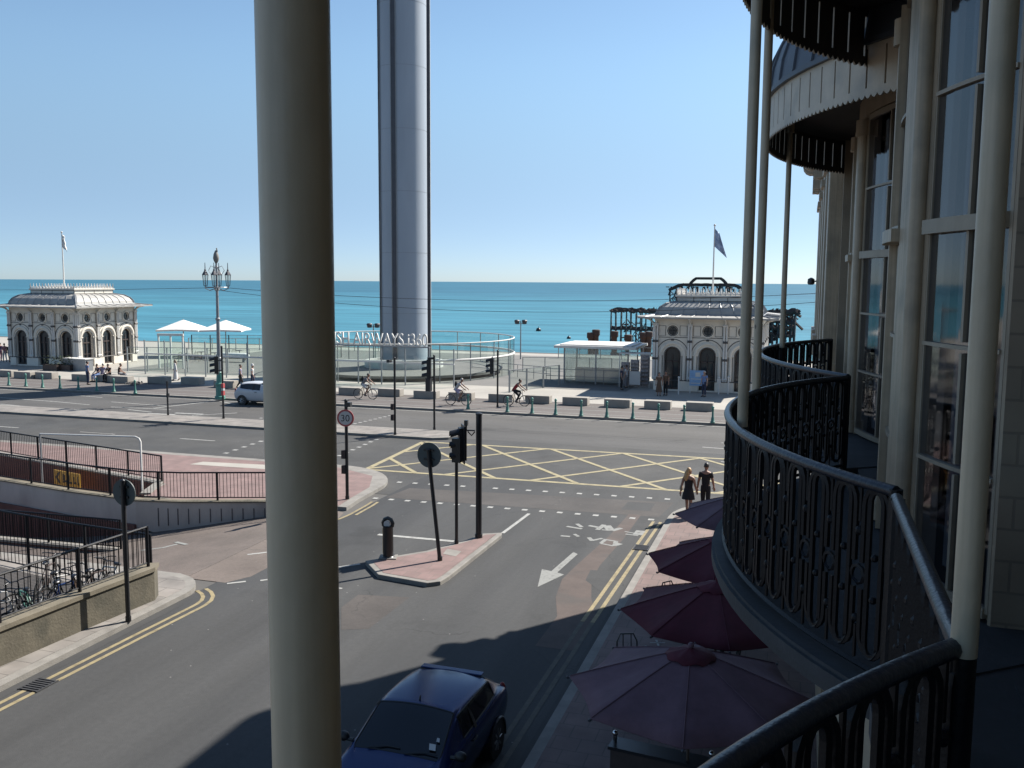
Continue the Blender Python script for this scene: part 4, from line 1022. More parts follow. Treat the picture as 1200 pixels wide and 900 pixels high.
# concrete seating blocks
blk = [(8,446),(33,447),(58,447.5),(80,448),(103,448),(187,448.5),(224,449.3),(263,452.5),(330,456),(370,459.5),(413,461.5),(458,465),(499,467.5),(543,469),(586,471),(631,473.5),(677,473.5),(726,476.5),(772,478.5),(821,480.5)]
blk = [(8,441),(30,443),(55,443.5),(98,446),(127,447),(187,449),(226,450),(265,454),(300,456.5),(412,462.5),(458,464),(500,466.5),(541,468.5),(588,470.5),(631,472.3),(675,474.5),(724,477),(771,479),(820,481)]
mb = MB(); mb.box(-.82, .82, -.36, .36, 0, .52); b0 = mb.build('seating_block', 'block', bevel=.025)
bl = ['at the far left edge of the picture','second from the left edge before the left pavilion','third from the left edge before the left pavilion','behind the standing man in blue','under the group of seated people','left of the woman in the long white dress','right of the woman in the long white dress','beside the ornate lamp post','behind the white hatchback','behind the leftmost cyclist','right of the leftmost cyclist','behind the tall three-light signal','behind the middle cyclist','behind the slim black signal pole','right of the cyclist in red','third to the right of the cyclist in red','before the gift stall','before the doorway of the right pavilion','last on the right before the right pavilion']
for i, (x, y) in enumerate(blk):
    o = b0 if i == 0 else dup(b0)
    o.location = (*A2(x, y), .122); o.location.x += 0; o.rotation_euler = (0,0,0)
    tag(o, 'pale concrete seating block ' + bl[i], 'block', 'concrete seating blocks along the promenade')

# green kerb bollards
bo = thing('kerb_bollard', 'x', 'bollard', (0,0,.12), 0, 'green bollards along the far kerb')
mb = MB(); mb.lathe([(.13,0),(.13,.07),(.10,.1),(.085,.28),(.062,.34),(.052,.72),(.07,.74),(.07,.79),(.05,.81)], (0,0,0), 12); mb.build('shaft', 'green_dark', bo, smooth=True)
mb = MB(); mb.lathe([(.05,.80),(.075,.84),(.08,.88),(.06,.93),(.02,.96)], (0,0,0), 12); mb.build('cap', 'green_paint', bo, smooth=True)
bp = [(10.5,451.8),(30.5,453),(50,454.4),(70.5,455.4),(92,456.8),(113.5,458),(133.5,459.4),(158.5,461.4)]
for i, (x, y) in enumerate(bp):
    o = bo if i == 0 else dup(bo)
    o.location = (*A2(x, y), .126); o['label'] = 'green cast bollard, %s from the left in the kerb row before the left pavilion' % ORD[i]
bp = [(548.5,479.8),(594.5,483),(623.5,484.5),(651,486),(681,487.6),(711,489.2),(741.5,490.6),(771.5,492.2),(801.5,493.8),(835,495.7)]
for i, (x, y) in enumerate(bp):
    o = dup(bo, (*A2(x, y), .126)); o['label'] = 'green cast bollard, %s from the left in the kerb row right of the signals' % ORD[i]

# ornate lamp post
lp = thing('lamp_post', 'ornate grey and green Victorian lamp post with a ring of lanterns on the far kerb', 'lamp post', (*A2(258, 467.5), .12))
mb = MB(); mb.lathe([(.34,0),(.34,.18),(.27,.22),(.25,.9),(.29,.95),(.29,1.05),(.22,1.1),(.18,1.7),(.21,1.75),(.15,1.82)], (0,0,0), 12); mb.build('base', 'green_paint', lp)
mb = MB(); mb.lathe([(.15,1.8),(.14,2.6),(.19,2.64),(.19,2.72),(.13,2.78),(.11,5.2),(.16,5.24),(.16,5.32),(.1,5.38),(.085,7.2),(.16,7.25),(.16,7.33),(.07,7.4),(.06,8.9)], (0,0,0), 12); mb.build('column', 'grey_metal', lp, smooth=True)
mb = MB(); mb.tube([(0,0,8.9),(0,0,9.1),(0,0,9.25),(0,0,9.5),(0,0,9.75)], [.06,.17,.2,.16,.05], 10); mb.tube([(.0,0,9.4),(.1,0,9.7),(.05,0,9.9)], .04, 5); mb.build('finial', 'kerb', lp, smooth=True)
for i in range(4):
    mb = MB(); a = pi/2*i+.4; c, s = cos(a), sin(a)
    mb.tube([(.05*c,.05*s,7.3),(.45*c,.45*s,7.15),(.75*c,.75*s,7.3),(.72*c,.72*s,7.45)], .03, 6)
    mb.tube([(.05*c,.05*s,8.6),(.35*c,.35*s,8.75),(.5*c,.5*s,8.45),(.35*c,.35*s,8.2),(.2*c,.2*s,8.4)], .022, 5); mb.build('scroll_arm', 'grey_metal', lp)
mb = MB()
mb.tube([(.72*cos(2*pi*i/20),.72*sin(2*pi*i/20),7.36) for i in range(20)], .025, 5, closed=True)
mb.build('ring', 'grey_metal', lp)
ln = None
for i in range(4):
    a = pi/2*i+.4
    if ln is None:
        mb = MB(); mb.lathe([(.1,7.42),(.13,7.46)], (0,0,0), 6)
        for j in range(6): b = 2*pi*j/6; mb.tube([(.12*cos(b),.12*sin(b),7.44),(.2*cos(b),.2*sin(b),8.15)], .014, 4)
        mb.lathe([(.22,8.14),(.22,8.18),(.14,8.32),(.07,8.42),(.06,8.5),(.03,8.55),(.02,8.95)], (0,0,0), 6); ln = mb.build('lantern', 'tower_dark', lp)
        mb = MB(); mb.lathe([(.11,7.46),(.19,8.13)], (0,0,0), 6); mb.build('lantern_glass', 'glass_pale', ln)
        o = ln
    else: o = dup(ln, parent=lp)
    o.location = (.72*cos(a), .72*sin(a), 0)
# twin floodlight masts on the lower promenade
def flood(label, px, py, ybase, h):
    p = at(px, ybase, .12); o = thing('floodlight_mast', label, 'lamp post', p, radians(15))
    mb = MB(); mb.tube([(0,0,0),(0,0,h)], [.07,.05], 8); mb.tube([(-.42,0,h-.25),(.42,0,h-.25)], .04, 6); mb.build('mast', 'grey_metal', o)
    for s in (-1, 1):
        mb = MB(); mb.tube([(s*.38,0,h-.3),(s*.38,-.05,h)], [.22,.28], 10); mb.lathe([(.3,h),(.2,h+.1)], (s*.38,-.05,0), 10); mb.build('lamp_head', 'tower_dark', o)
flood('grey mast with two dark floodlights left of the tower foot', 438, 0, 423, 3.6)
flood('grey mast with two dark floodlights on the open deck right of the tower', 610, 0, 421, 3.9)

# festoon cables
def cable(label, p, q, sag, r=.013):
    P, Q_ = Vector(p), Vector(q); mb = MB(); n = 24
    mb.tube([P.lerp(Q_, i/n)-Vector((0,0,4*sag*(i/n)*(1-i/n))) for i in range(n+1)], r, 4)
    tag(mb.build('festoon_cable', 'cable'), label, 'cable')
LU, LV = lp.location.x, lp.location.y
cable('thin dark festoon cable sagging from the ornate lamp post to the left edge', (LU, LV, 7.45), (-84, 52.6, 7.4), .3)
cable('upper thin dark festoon cable crossing the sea from the ornate lamp post to the right', (LU, LV, 7.5), (6.5, 52.6, 7.9), .85)
cable('lower thin dark festoon cable crossing the sea from the ornate lamp post to the right', (LU, LV, 7.3), (6.5, 52.6, 7.6), 1.25)

# ------------------------------------------------------------------ signals, signs and poles
def signal_head(parent, x, y, z, rz, name='signal_head', board=False):
    """three-light head, lights facing local -y before rotation"""
    c, s = cos(rz), sin(rz)
    def T(a, b, d): return (x+a*c-b*s, y+a*s+b*c, z+d)
    mb = MB(); mb.cbox(x, y, z, .3, .22, .98, rz)
    w = .26 if not board else .4
    q = T(0, .02, 0); mb.cbox(q[0], q[1], z-.08, w*1.5, .03, 1.14, rz)
    for i in range(3):
        zz = .16+.33*i
        pts = [T(.13*cos(a), -.11, zz+.13*sin(a)) for a in [radians(-20+22*j) for j in range(11)]]; pt2 = [T(.13*cos(a), -.38, zz+.13*sin(a)-.06) for a in [radians(-20+22*j) for j in range(11)]]
        mb.add(pts+pt2, [(j, j+1, 12+j, 11+j) for j in range(10)])
    h = mb.build(name, 'black_paint', parent, bevel=0)
    for i, m in enumerate(('green_dark', 'rust', 'red_lens')):
        mb = MB(); zz = .16+.33*i; a, b = T(0, -.10, zz), T(0, -.125, zz); mb.tube([a, b], .105, 14); mb.build('lens', m, h)
    return h
def pole(parent, h, r=.057, m='black_paint', top=True, n=14, name='pole', lean=(0,0)):
    mb = MB(); mb.tube([(0,0,0),(lean[0],lean[1],h)], r, n); mb.tube([(0,0,-.0),(0,0,.12)], r*1.25, n)
    if top: mb.lathe([(r*1.1,h-.02),(r*1.1,h+.02),(r*.5,h+.05)], (lean[0],lean[1],0), n)
    return mb.build(name, m, parent, smooth=True)
# far signals
t = thing('traffic_signal', 'three-light traffic signal seen from the side on the median in front of the lamp post', 'traffic signal', (*A2(262, 490.5), .12))
pole(t, 4.1); signal_head(t, -.42, .1, 2.55, radians(-65)); mb = MB(); mb.tube([(0,0,3.3),(-.4,.1,3.3)], .03, 6); mb.tube([(0,0,2.75),(-.4,.1,2.75)], .03, 6); mb.build('bracket', 'black_paint', t)
for z in (1.35, 1.78): mb = MB(); mb.cbox(.06, -.06, z, .15, .16, .24); mb.build('push_button', 'sign_red', t)
mb = MB(); mb.cbox(.06, -.06, 1.62, .14, .15, .12); mb.build('white_band', 'sign_white', t)
t = thing('push_button_post', 'short thin black post with a button box on the median at left', 'post', (*A2(197, 486.5), .12))
pole(t, 1.95, .05); mb = MB(); mb.cbox(.08, -.06, 1.05, .12, .14, .24); mb.build('push_button', 'black_paint', t)
t = thing('signal_pole', 'tall slim black pole with a tiny detector on the median right of the speed sign', 'traffic signal', (*A2(463, 509.5), .12))
pole(t, 3.95); mb = MB(); mb.cbox(-.3, 0, 3.72, .16, .3, .14); mb.tube([(0,0,3.8),(-.3,0,3.8)], .02, 5); mb.build('detector', 'black_paint', t)
for z in (.75, 1.3): mb = MB(); mb.cbox(-.1, -.05, z, .16, .18, .3); mb.build('push_button', 'rust', t)
t = thing('traffic_signal', 'tall traffic signal with three hooded lights and a lower box on the median tip', 'traffic signal', (*A2(509, 503.5), .12))
pole(t, 3.95); signal_head(t, -.3, .02, 2.75, radians(-75)); mb = MB(); mb.cbox(-.32, .02, 2.05, .26, .3, .7); mb.build('lower_box', 'black_paint', t)
mb = MB(); mb.tube([(0,0,3.8),(-.3,0,3.8)], .03, 6); mb.tube([(0,0,2.8),(-.3,0,2.8)], .03, 6); mb.cbox(-.2, 0, 3.74, .3, .2, .12); mb.build('bracket', 'black_paint', t)
t = thing('traffic_signal', 'traffic signal with its lights facing left on the far kerb behind the cyclist in red', 'traffic signal', (*A2(583, 477), .12))
pole(t, 3.55); signal_head(t, -.38, .0, 2.1, radians(-80)); mb = MB(); mb.tube([(0,0,2.9),(-.38,0,2.9)], .03, 6); mb.tube([(0,0,2.25),(-.38,0,2.25)], .03, 6); mb.build('bracket', 'black_paint', t)
# speed limit sign
t = thing('speed_limit_sign', 'round red-ringed 30 speed limit sign on a black pole at the corner pavement', 'road sign', (*A2(407, 585), .12))
pole(t, 3.6, .06); mb = MB(); mb.cbox(.09, 0, 3.38, .22, .16, .16); mb.build('detector', 'black_paint', t)
sgn = MB(); sgn.lathe([(.31,-.012),(.31,.012)], (0,0,0), 32); sgn.v = [(x, -z-.09, y+2.98) for x, y, z in sgn.v]; d = sgn.build('sign_disc', 'sign_red', t)
sgn = MB(); sgn.lathe([(.245,-.003),(.245,.003)], (0,0,0), 32); sgn.v = [(x, -z-.106, y+2.98) for x, y, z in sgn.v]; sgn.build('sign_face', 'sign_white', d)
tx = text_obj('30', .34, .002, 'numerals', 'black_paint', d); xs = [v.co.x for v in tx.data.vertices]; ys = [v.co.y for v in tx.data.vertices]
tx.rotation_euler = (pi/2,0,0); tx.location = (-(min(xs)+max(xs))/2, -.112, 2.98-(min(ys)+max(ys))/2)
for ch in t.children:
    if ch.name.startswith('sign_disc'): ch.rotation_euler = (0,0,radians(12)); 
for z in (.95, 1.5): mb = MB(); mb.cbox(-.09, -.04, z, .14, .16, .3); mb.build('push_button', 'rust', t)
# island furniture
t = thing('traffic_signal', 'black traffic signal with tall hoods seen from behind beside the thick pole on the island', 'traffic signal', (*A2(535, 637), .12))
pole(t, 2.75, .05); h = signal_head(t, .14, .12, 2.55, radians(-60), board=True)
mb = MB(); mb.cbox(.02, .0, 2.5, .27, .2, .72); mb.tube([(.0,0,2.7),(.14,.12,2.8)], .03, 6); mb.build('lower_box', 'black_paint', t)
mb = MB(); mb.cbox(.27, .1, 3.6, .1, .1, .16); mb.tube([(.27,.1,3.45),(.27,.1,3.62)], .03, 6); mb.tube([(.14,.12,3.45),(.52,.18,3.45)], .022, 6); mb.tube([(.3,.15,3.42),(.42,.17,3.3),(.52,.18,3.42)], .022, 6); mb.build('bracket', 'black_paint', t)
t = thing('signal_pole', 'thick plain black pole at the pointed end of the traffic island', 'pole', (*A2(561, 630), .12)); pole(t, 3.85, .095, n=18)
t = thing('disc_sign', 'leaning black pole with a round dark sign seen from behind on the traffic island', 'road sign', (*A2(515.5, 657), .12))
pole(t, 3.15, .057, lean=(-.34, .0))
mb = MB(); mb.lathe([(.36,-.012),(.36,.012)], (0,0,0), 36); mb.v = [(x-.34, -z+.07, y+3.0) for x, y, z in mb.v]; d = mb.build('sign_disc', 'sign_grey', t); 
mb = MB(); mb.cbox(-.34, .04, 2.86, .3, .05, .05); mb.cbox(-.34, .04, 3.12, .3, .05, .05); mb.build('clamp', 'black_paint', t)
t = thing('keep_left_bollard', 'stout black and yellow traffic bollard on the blunt end of the traffic island', 'bollard', (*A2(455, 653.5), .12))
mb = MB(); mb.lathe([(.2,0),(.19,.03),(.15,.06),(.145,.9),(.15,.92)], (0,0,0), 18); mb.build('body', 'black_paint', t, smooth=True)
mb = MB()
vs = [(.15*cos(a), -.0+.11*sin(a)) for a in [2*pi*i/20 for i in range(20)]]
mb.prism(vs, .9, .94)
mb.tube([(-.13,0,.92),(-.15,0,1.02),(-.10,0,1.12),(0,0,1.16),(.10,0,1.12),(.15,0,1.02),(.13,0,.92)], .055, 8); mb.build('hood', 'black_paint', t, smooth=True)
mb = MB(); mb.lathe([(.1,-.02),(.1,.02)], (0,0,0), 20); mb.v = [(x, -z-.06, y+1.0) for x, y, z in mb.v]; mb.build('lens', 'sign_white', t)
mb = MB(); mb.arc(0, 0, .146, .156, radians(-25), radians(40), .15, .86, 6); mb.build('reflective_strip', 'sign_yellow', t)
mb = MB(); mb.cbox(0, 0, -.0, .5, .42, .035, .3); mb.build('foot', 'kerb', t)
t = thing('disc_sign', 'round grey sign seen from behind on a black pole by the old wall', 'road sign', (*A2(150.5, 728), .12))
pole(t, 3.3, .052); mb = MB(); mb.lathe([(.31,-.012),(.31,.012)], (0,0,0), 36); mb.v = [(x-.03, -z+.07, y+3.02) for x, y, z in mb.v]; mb.build('sign_disc', 'sign_grey', t)
mb = MB(); mb.cbox(-.0, .04, 2.9, .22, .05, .05); mb.cbox(-.0, .04, 3.14, .22, .05, .05); mb.build('clamp', 'black_paint', t)

# ------------------------------------------------------------------ car park ramp: walls and railings
def wall_line(name, label, pts, z0s, z1s, th, m, cat='wall', cop=None):
    o = thing(name, label, cat); mb = MB(); P = [Vector(p) for p in pts]; n = len(P); vs = []
    for i, p in enumerate(P):
        d = (P[min(i+1,n-1)]-P[max(0,i-1)]).normalized(); q = Vector((-d.y, d.x))*th/2
        for s in (1, -1):
            for z in (z0s[i], z1s[i]): vs.append((p.x+q.x*s, p.y+q.y*s, z))
    fs = []
    for i in range(n-1):
        a, b = 4*i, 4*i+4; fs += [(a,a+1,b+1,b),(a+2,b+2,b+3,a+3),(a+1,a+3,b+3,b+1),(a,b,b+2,a+2)]
    fs += [(0,2,3,1),(4*n-4,4*n-3,4*n-1,4*n-2)]
    mb.add(vs, fs); mb.build('wall_face', m, o)
    if cop:
        mb = MB(); vs = []
        for i, p in enumerate(P):
            d = (P[min(i+1,n-1)]-P[max(0,i-1)]).normalized(); q = Vector((-d.y, d.x))*(th/2+.04)
            for s in (1, -1):
                for z in (z1s[i]+.001, z1s[i]+cop[0]): vs.append((p.x+q.x*s, p.y+q.y*s, z))
        mb.add(vs, fs); mb.build('coping', cop[1], o)
    return o
def railing(label, pts, zs, h=1.0, gap=.125, pg=2.0, m='black_iron', r=.012, name='iron_railing', ends=True):
    """flat bar railing along a plan polyline"""
    o = thing(name, label, 'railing'); P = [Vector((p[0], p[1], z)) for p, z in zip(pts, zs)]
    cum = [0]
    for a, b in zip(P, P[1:]): cum.append(cum[-1]+(b-a).length)
    T = cum[-1]
    def pt(s):
        s = max(0, min(T-1e-6, s)); i = 0
        while cum[i+1] < s: i += 1
        return P[i].lerp(P[i+1], (s-cum[i])/(cum[i+1]-cum[i]))
    up = Vector((0,0,1))
    mb = MB(); mb.tube([p+up*h for p in P], .03, 6); mb.build('top_rail', m, o)
    mb = MB(); mb.tube([p+up*.1 for p in P], .02, 6); mb.build('bottom_rail', m, o)
    mb = MB(); n = int(T/gap)
    for i in range(1, n): p = pt(T*i/n); mb.tube([p+up*.1, p+up*h], r, 4, cap=False)
    mb.build('bars', m, o); n = max(1, round(T/pg))
    for i in range(n+1): mb = MB(); p = pt(T*i/n); mb.tube([p, p+up*(h+.02)], .04, 6); mb.build('post', m, o)
    return o
W2 = [(-60,27.6),(-45,27.9),(-30,27.75),(-25.7,26.95),(-22.2,26.6),(-20.8,27.05),(-17.85,28.1),(-15.8,28.25)]
W2 = [(-60,29.5),(-45,29.0),(-30,27.85),(-25.7,27.1),(-22.4,26.75),(-20.8,27.05),(-17.85,28.1),(-15.5,28.35)]
def rz_(u): return min(0, (u+16.7)*.115)
rw_ = wall_line('ramp_wall', 'pale concrete parapet wall curving along the car park ramp under the black railing', W2, [-.82 if p[0] < -22 else -1.2 for p in W2], [.14]*8, .3, 'retain', cop=(.05, 'coping'))
for i in range(16):
    f = i/15; u_ = -21.6+5.4*f
    for a_, b_ in zip(W2, W2[1:]):
        if a_[0] <= u_ <= b_[0]:
            t_ = (u_-a_[0])/(b_[0]-a_[0]); v_ = a_[1]+(b_[1]-a_[1])*t_; mb = MB(); mb.cbox(u_+.03, v_-.152, -.12-.52*(1-f)-.1, .03, .02, .5*(1-f)+.16, atan2(b_[1]-a_[1], b_[0]-a_[0])); mb.build('drain_slot', 'tower_dark', rw_)
# the darker brick face below the parapet where the ramp drops away
Wb = [(-60,29.3),(-45,28.8),(-30,27.62),(-25.7,26.87),(-22.4,26.54)]
wall_line('brick_wall', 'dark maroon brick wall below the pale parapet where the ramp drops', Wb, [-7,-6,-4,-3,-2], [-.7]*5, .1, 'maroon_brick')
wall_line('stair_wall', 'brown brick wall of the stairwell under the upper black railing', [(-60,39.4),(-45,34.9),(-34,31.95),(-23.6,29.4),(-22.8,27.6)], [-4.5]*5, [.13]*5, .3, 'maroon_brick', cop=(.06, 'kerb'))
mb = MB(); mb.sheet([(-60,26),(-22.8,26.8),(-22.8,30),(-60,40)], -2.8); struct('stairwell_floor', mb, 'asphalt_dark')
mb = MB(); mb.add([(-15.61,20.3,.001),(-15.61,24.5,.001),(-22.3,24.5,-1.05),(-22.3,20.3,-1.05),(-60,24.5,-1.5),(-60,20.3,-1.5),(-15.61,28.5,.001),(-22.3,28.5,-1.05),(-60,30.5,-6.5),(-60,24.5,-6.5)], [(0,1,2,3),(3,2,4,5),(1,6,7,2),(2,7,8,9)]); struct('car_park_ramp', mb, 'apron')
mb = MB(); mb.box(-60, -15.7, 20.2, 20.32, -2, .118); struct('bay_edge', mb, 'kerb')
wall_line('ramp_side_wall', 'low kerb wall between the two car park lanes under the dark close-barred railing', [(-60,24.4),(-30,24.4),(-21.3,24.4)], [-7,-3,-1.2], [-1.35,-1.1,-.95], .28, 'maroon_brick', cop=(.08, 'kerb'))
railing('upper black railing around the stairwell beside the seafront road', [(-45,34.95),(-34,31.95),(-23.5,29.42)], [.19]*3, 1.0)
railing('long black railing along the pale ramp parapet on the pink pavement', W2[2:], [.19]*6, 1.0)
railing('dark close-barred railing on the near side of the car park ramp', [(-45,24.4),(-30,24.4),(-21.2,24.4)], [-1.15,-1.02,-.9], 1.0, .1, 3.0, r=.016)
# near wall with the bent railing
W3 = [(-15.7,4),(-15.6,10),(-15.5,14.2),(-15.35,16.3),(-15.15,18.35)]
wall_line('old_wall', 'weathered low stone wall at left with moss stains and a worn coping', W3+[(-15.3,18.6)], [-.05]*6, [.86]*6, .34, 'old_wall', cop=(.1, 'coping'))
rl = railing('bent old iron railing on the weathered wall with twisted bars', W3, [.96]*5, 1.0, .15, 2.1, r=.013)
railing('short iron railing returning behind the parked bicycles', [(-15.4,18.75),(-18,19.0),(-22,19.6)], [.13]*3, 1.5, .15, 2.2, r=.013)
mb = MB()
for i, v in enumerate((15.0,15.25,15.5,15.75)):
    a = Vector((-15.47,v,1.06)); b = Vector((-15.47,v+(.12 if i % 2 else -.1),1.5)); mb.tube([a, b+Vector((.1*(-1)**i,0,0)), Vector((-15.47,v+.02,1.95))], .012, 4)
mb.build('twisted_bars', 'black_iron', rl)
# hoop barrier and yellow sign
hb = thing('height_barrier', 'thin pale tubular height barrier spanning the stairwell', 'barrier')
p0 = at(166, 588, 0); p1 = (-28.0, 28.2, 0)
a = Vector((-23.25,28.0,.05)); b = Vector((-28.5,28.6,-.6))
mb = MB(); mb.tube([a, a+Vector((0,0,1.95)), a+Vector((-.06,.0,2.06)), a+Vector((-.22,.0,2.12)), b+Vector((0,0,2.5))], .035, 8); mb.build('hoop', 'white_paint', hb, smooth=True)
mb = MB(); mb.tube([b-Vector((0,0,2.2)), b+Vector((0,0,2.5))], .035, 8); mb.build('far_post', 'grey_metal', hb)
ys = thing('direction_sign', 'yellow board with a black left-pointing arrow behind the ramp railing', 'sign', (-28.2, 29.6, -.42), radians(-14))
mb = MB(); mb.box(-.9, .85, -.025, .025, .02, .62); mb.build('board', 'sign_yellow', ys)
mb = MB(); mb.add([(-.58,-.03,.56),(-.44,-.03,.56),(-.63,-.03,.33),(-.44,-.03,.10),(-.58,-.03,.10),(-.80,-.03,.33)], [(0,5,2,1),(5,4,3,2)])
for x, w, hh in ((-.3,.07,.36),(-.2,.2,.3),(.1,.22,.34),(.42,.2,.3),(.68,.12,.34)): mb.box(x, x+w, -.031, -.027, .33-hh/2, .33-hh/2+.09); mb.box(x, x+.07, -.031, -.027, .33-hh/2+.1, .33+hh/2)
mb.build('marks', 'black_paint', ys)
for x in (-.7, .7): mb = MB(); mb.tube([(x,.05,-2.2),(x,.05,.6)], .03, 6); mb.build('post', 'grey_metal', ys)

# ------------------------------------------------------------------ cars
def eval_mesh(me, mods):
    o = bpy.data.objects.new('tmp', me); C.objects.link(o)
    for t_, kw in mods:
        m = o.modifiers.new(t_, t_)
        for k_, v_ in kw.items(): setattr(m, k_, v_)
    dg = bpy.context.evaluated_depsgraph_get(); dg.update()
    r = bpy.data.meshes.new_from_object(o.evaluated_get(dg)); bpy.data.objects.remove(o); return r
def split_mesh(me, keyf):
    """faces of me grouped by keyf(polygon) -> {key: MB}"""
    out = {}
    for p in me.polygons:
        mb, mp = out.setdefault(keyf(p), (MB(), {})); f = []
        for vi in p.vertices:
            if vi not in mp: mp[vi] = len(mb.v); mb.v.append(tuple(me.vertices[vi].co))
            f.append(mp[vi])
        mb.f.append(tuple(f)); mb.m.append(0)
    return {k: v[0] for k, v in out.items()}
def car(name, label, paint, loc, rz, P, group=None):
    c = thing(name, label, 'car', loc, rz, group); W = P['w']
    def sec(y, w, zs, zb, pts): return [(0,y,zs),(w*.8,y,zs),(w*.955,y,zs+.12),(w,y,(zs+zb)*.5+.04),(w*.985,y,zb)]+[(x,y,z) for x, z in pts]
    st = []
    for (y, wf, zs, zb, pts) in P['st']:
        st.append([(x, y2, z) for x, y2, z in sec(y, W*wf, zs, zb, pts)])
    npt = len(st[0]); vs = []; fs = []; mi = []
    for s in st:
        for (x, y, z) in s: vs.append((x, y, z))
        for (x, y, z) in s[1:-1]: vs.append((-x, y, z))
    per = npt*2-2
    def ring(i):
        b = i*per; right = [b+j for j in range(npt)]; left = [b+npt+j for j in range(npt-2)]
        return right+left[::-1]
    for i in range(len(st)-1):
        a, b = ring(i), ring(i+1); n = len(a)
        for j in range(n):
            k_ = j if j < npt-1 else n-1-j
            m = 0
            lo = k_
            if lo in (7, 8) and i in P['ws']: m = 1
            elif lo in (7, 8) and i in P['rw']: m = 3
            elif lo == 5 and i in P['sw']: m = 2
            fs.append((a[j], a[(j+1)%n], b[(j+1)%n], b[j])); mi.append(m)
    fs.append(tuple(ring(0))[::-1]); mi.append(0); fs.append(tuple(ring(len(st)-1))); mi.append(0)
    me = bpy.data.meshes.new('car'); me.from_pydata(vs, [], fs)
    for _ in range(4): me.materials.append(M[paint])
    me.polygons.foreach_set('material_index', mi)
    bm = bmesh.new(); bm.from_mesh(me); bmesh.ops.recalc_face_normals(bm, faces=bm.faces)
    cl = bm.edges.layers.float.get('crease_edge') or bm.edges.layers.float.new('crease_edge')
    for e in bm.edges:
        ms = {f.material_index for f in e.link_faces}
        if len(ms) > 1: e[cl] = .92
    vl = bm.verts.layers.float.get('crease_vert') or bm.verts.layers.float.new('crease_vert')
    for v in bm.verts:
        ms = [f.material_index for f in v.link_faces]
        if len([q for q in ms if q]) == 1 and len(ms) >= 4: v[vl] = .75
    bm.to_mesh(me); bm.free()
    r = eval_mesh(me, [('SUBSURF', dict(levels=3, render_levels=3))])
    sp = split_mesh(r, lambda p: (p.material_index, (p.center.x > 0) if p.material_index == 2 else 0, (p.center.y > P['bp']) if p.material_index == 2 else 0))
    for k_, mb in sp.items():
        nm = {0:'body',1:'windscreen',2:'side_window',3:'rear_window'}[k_[0]]
        mb.build(nm, paint if k_[0] == 0 else 'car_glass', c, smooth='all', fix=False)
    # window seals, pillars and trims follow the glass borders
    keyf = lambda p: (p.material_index, (p.center.x > 0) if p.material_index == 2 else 0, (p.center.y > P['bp']) if p.material_index == 2 else 0)
    ek = {}
    for p in r.polygons:
        for e in p.edge_keys: ek.setdefault(e, set()).add(keyf(p))
    seals = {}
    for e, ms in ek.items():
        gl = [q for q in ms if q[0] > 0]
        if len(ms) > 1 and gl: seals.setdefault(gl[0], []).append(e)
    for es in seals.values():
        seal = MB()
        for e in es: a, b = (r.vertices[i].co.copy() for i in e); seal.tube([a, b], .013, 4)
        seal.build('window_seal', 'car_black', c)
    # B pillar
    for sx in (-1, 1):
        for yy in P['pill']:
            mb = MB(); mb.add([(sx*(q[0]+.008), yy+dy, q[1]) for q, dy in ((P['pp'][0], -.045), (P['pp'][0], .045), (P['pp'][1], .04), (P['pp'][1], -.04))], [(0,1,2,3)]); mb.build('door_pillar', 'car_black', c)
    R = P['wr']; tx = W-.1
    wh = None
    for sx in (-1, 1):
        for y in P['ax']:
            if wh is None:
                mb = MB(); mb.lathe([(R*.62,-.09),(R*.95,-.1),(R,-.07),(R,.07),(R*.95,.1),(R*.62,.09)], (0,0,0), 28); mb.v = [(z, y_, x) for x, y_, z in mb.v]; wh = mb.build('wheel', 'tyre', c, smooth=True)
                mb = MB(); mb.lathe([(R*.64,-.085),(R*.64,.085),(R*.5,.06),(R*.2,.075),(R*.05,.075)], (0,0,0), 24)
                for i in range(8): a = 2*pi*i/8; mb.tube([(R*.18*cos(a),R*.18*sin(a),.085),(R*.6*cos(a),R*.6*sin(a),.085)], .03, 5)
                mb.v = [(z, y_, x) for x, y_, z in mb.v]; mb.build('rim', 'rim', wh); o = wh
            else: o = dup(wh, parent=c)
            o.location = (sx*tx, y, R); o.rotation_euler = (0, 0, 0 if sx > 0 else pi)
            mb = MB(); pts = [(sx*(W*1.005), y+(R+.045)*cos(a), R+(R+.045)*sin(a)) for a in [radians(-10+20*j) for j in range(11)]]; mb.tube(pts, .028, 6); mb.build('wheel_arch', 'car_black', c)
            mb = MB(); mb.tube([(sx*(W*.6),y,R),(sx*(W*1.003),y,R)], R+.035, 24); mb.build('arch_liner', 'car_black', c)
    for sx in (-1, 1):
        y, x, z = P['mir']; mb = MB(); mb.ball((sx*(x+.11), y, z), .1, 8, 0, 1.0, .75, .8); mb.tube([(sx*(x-.05),y,z-.04),(sx*(x+.06),y,z-.03)], .03, 6); mb.build('wing_mirror', paint if P.get('mirp') else 'car_black', c, smooth=True)
        x, y, z = P['hl']; mb = MB(); mb.ball((sx*x, y, z), .16, 8, 0, 1.1, .6, .55); mb.build('headlight', 'lamp_lens', c, smooth=True)
        x, y, z = P['tl']; mb = MB(); mb.ball((sx*x, y, z), .15, 8, 0, .5, .5, 1.3); mb.build('tail_light', 'red_lens', c, smooth=True)
        mb = MB(); mb.tube([(sx*W*1.0, P['hd'], P['hz']),(sx*W*1.012, P['hd']+.08, P['hz']),(sx*W*1.0, P['hd']+.17, P['hz'])], .017, 5); mb.build('door_handle', 'car_black', c)
    mb = MB(); mb.cbox(0, P['st'][0][0]-.012, .42, .52, .02, .11); mb.build('number_plate', 'sign_white', c)
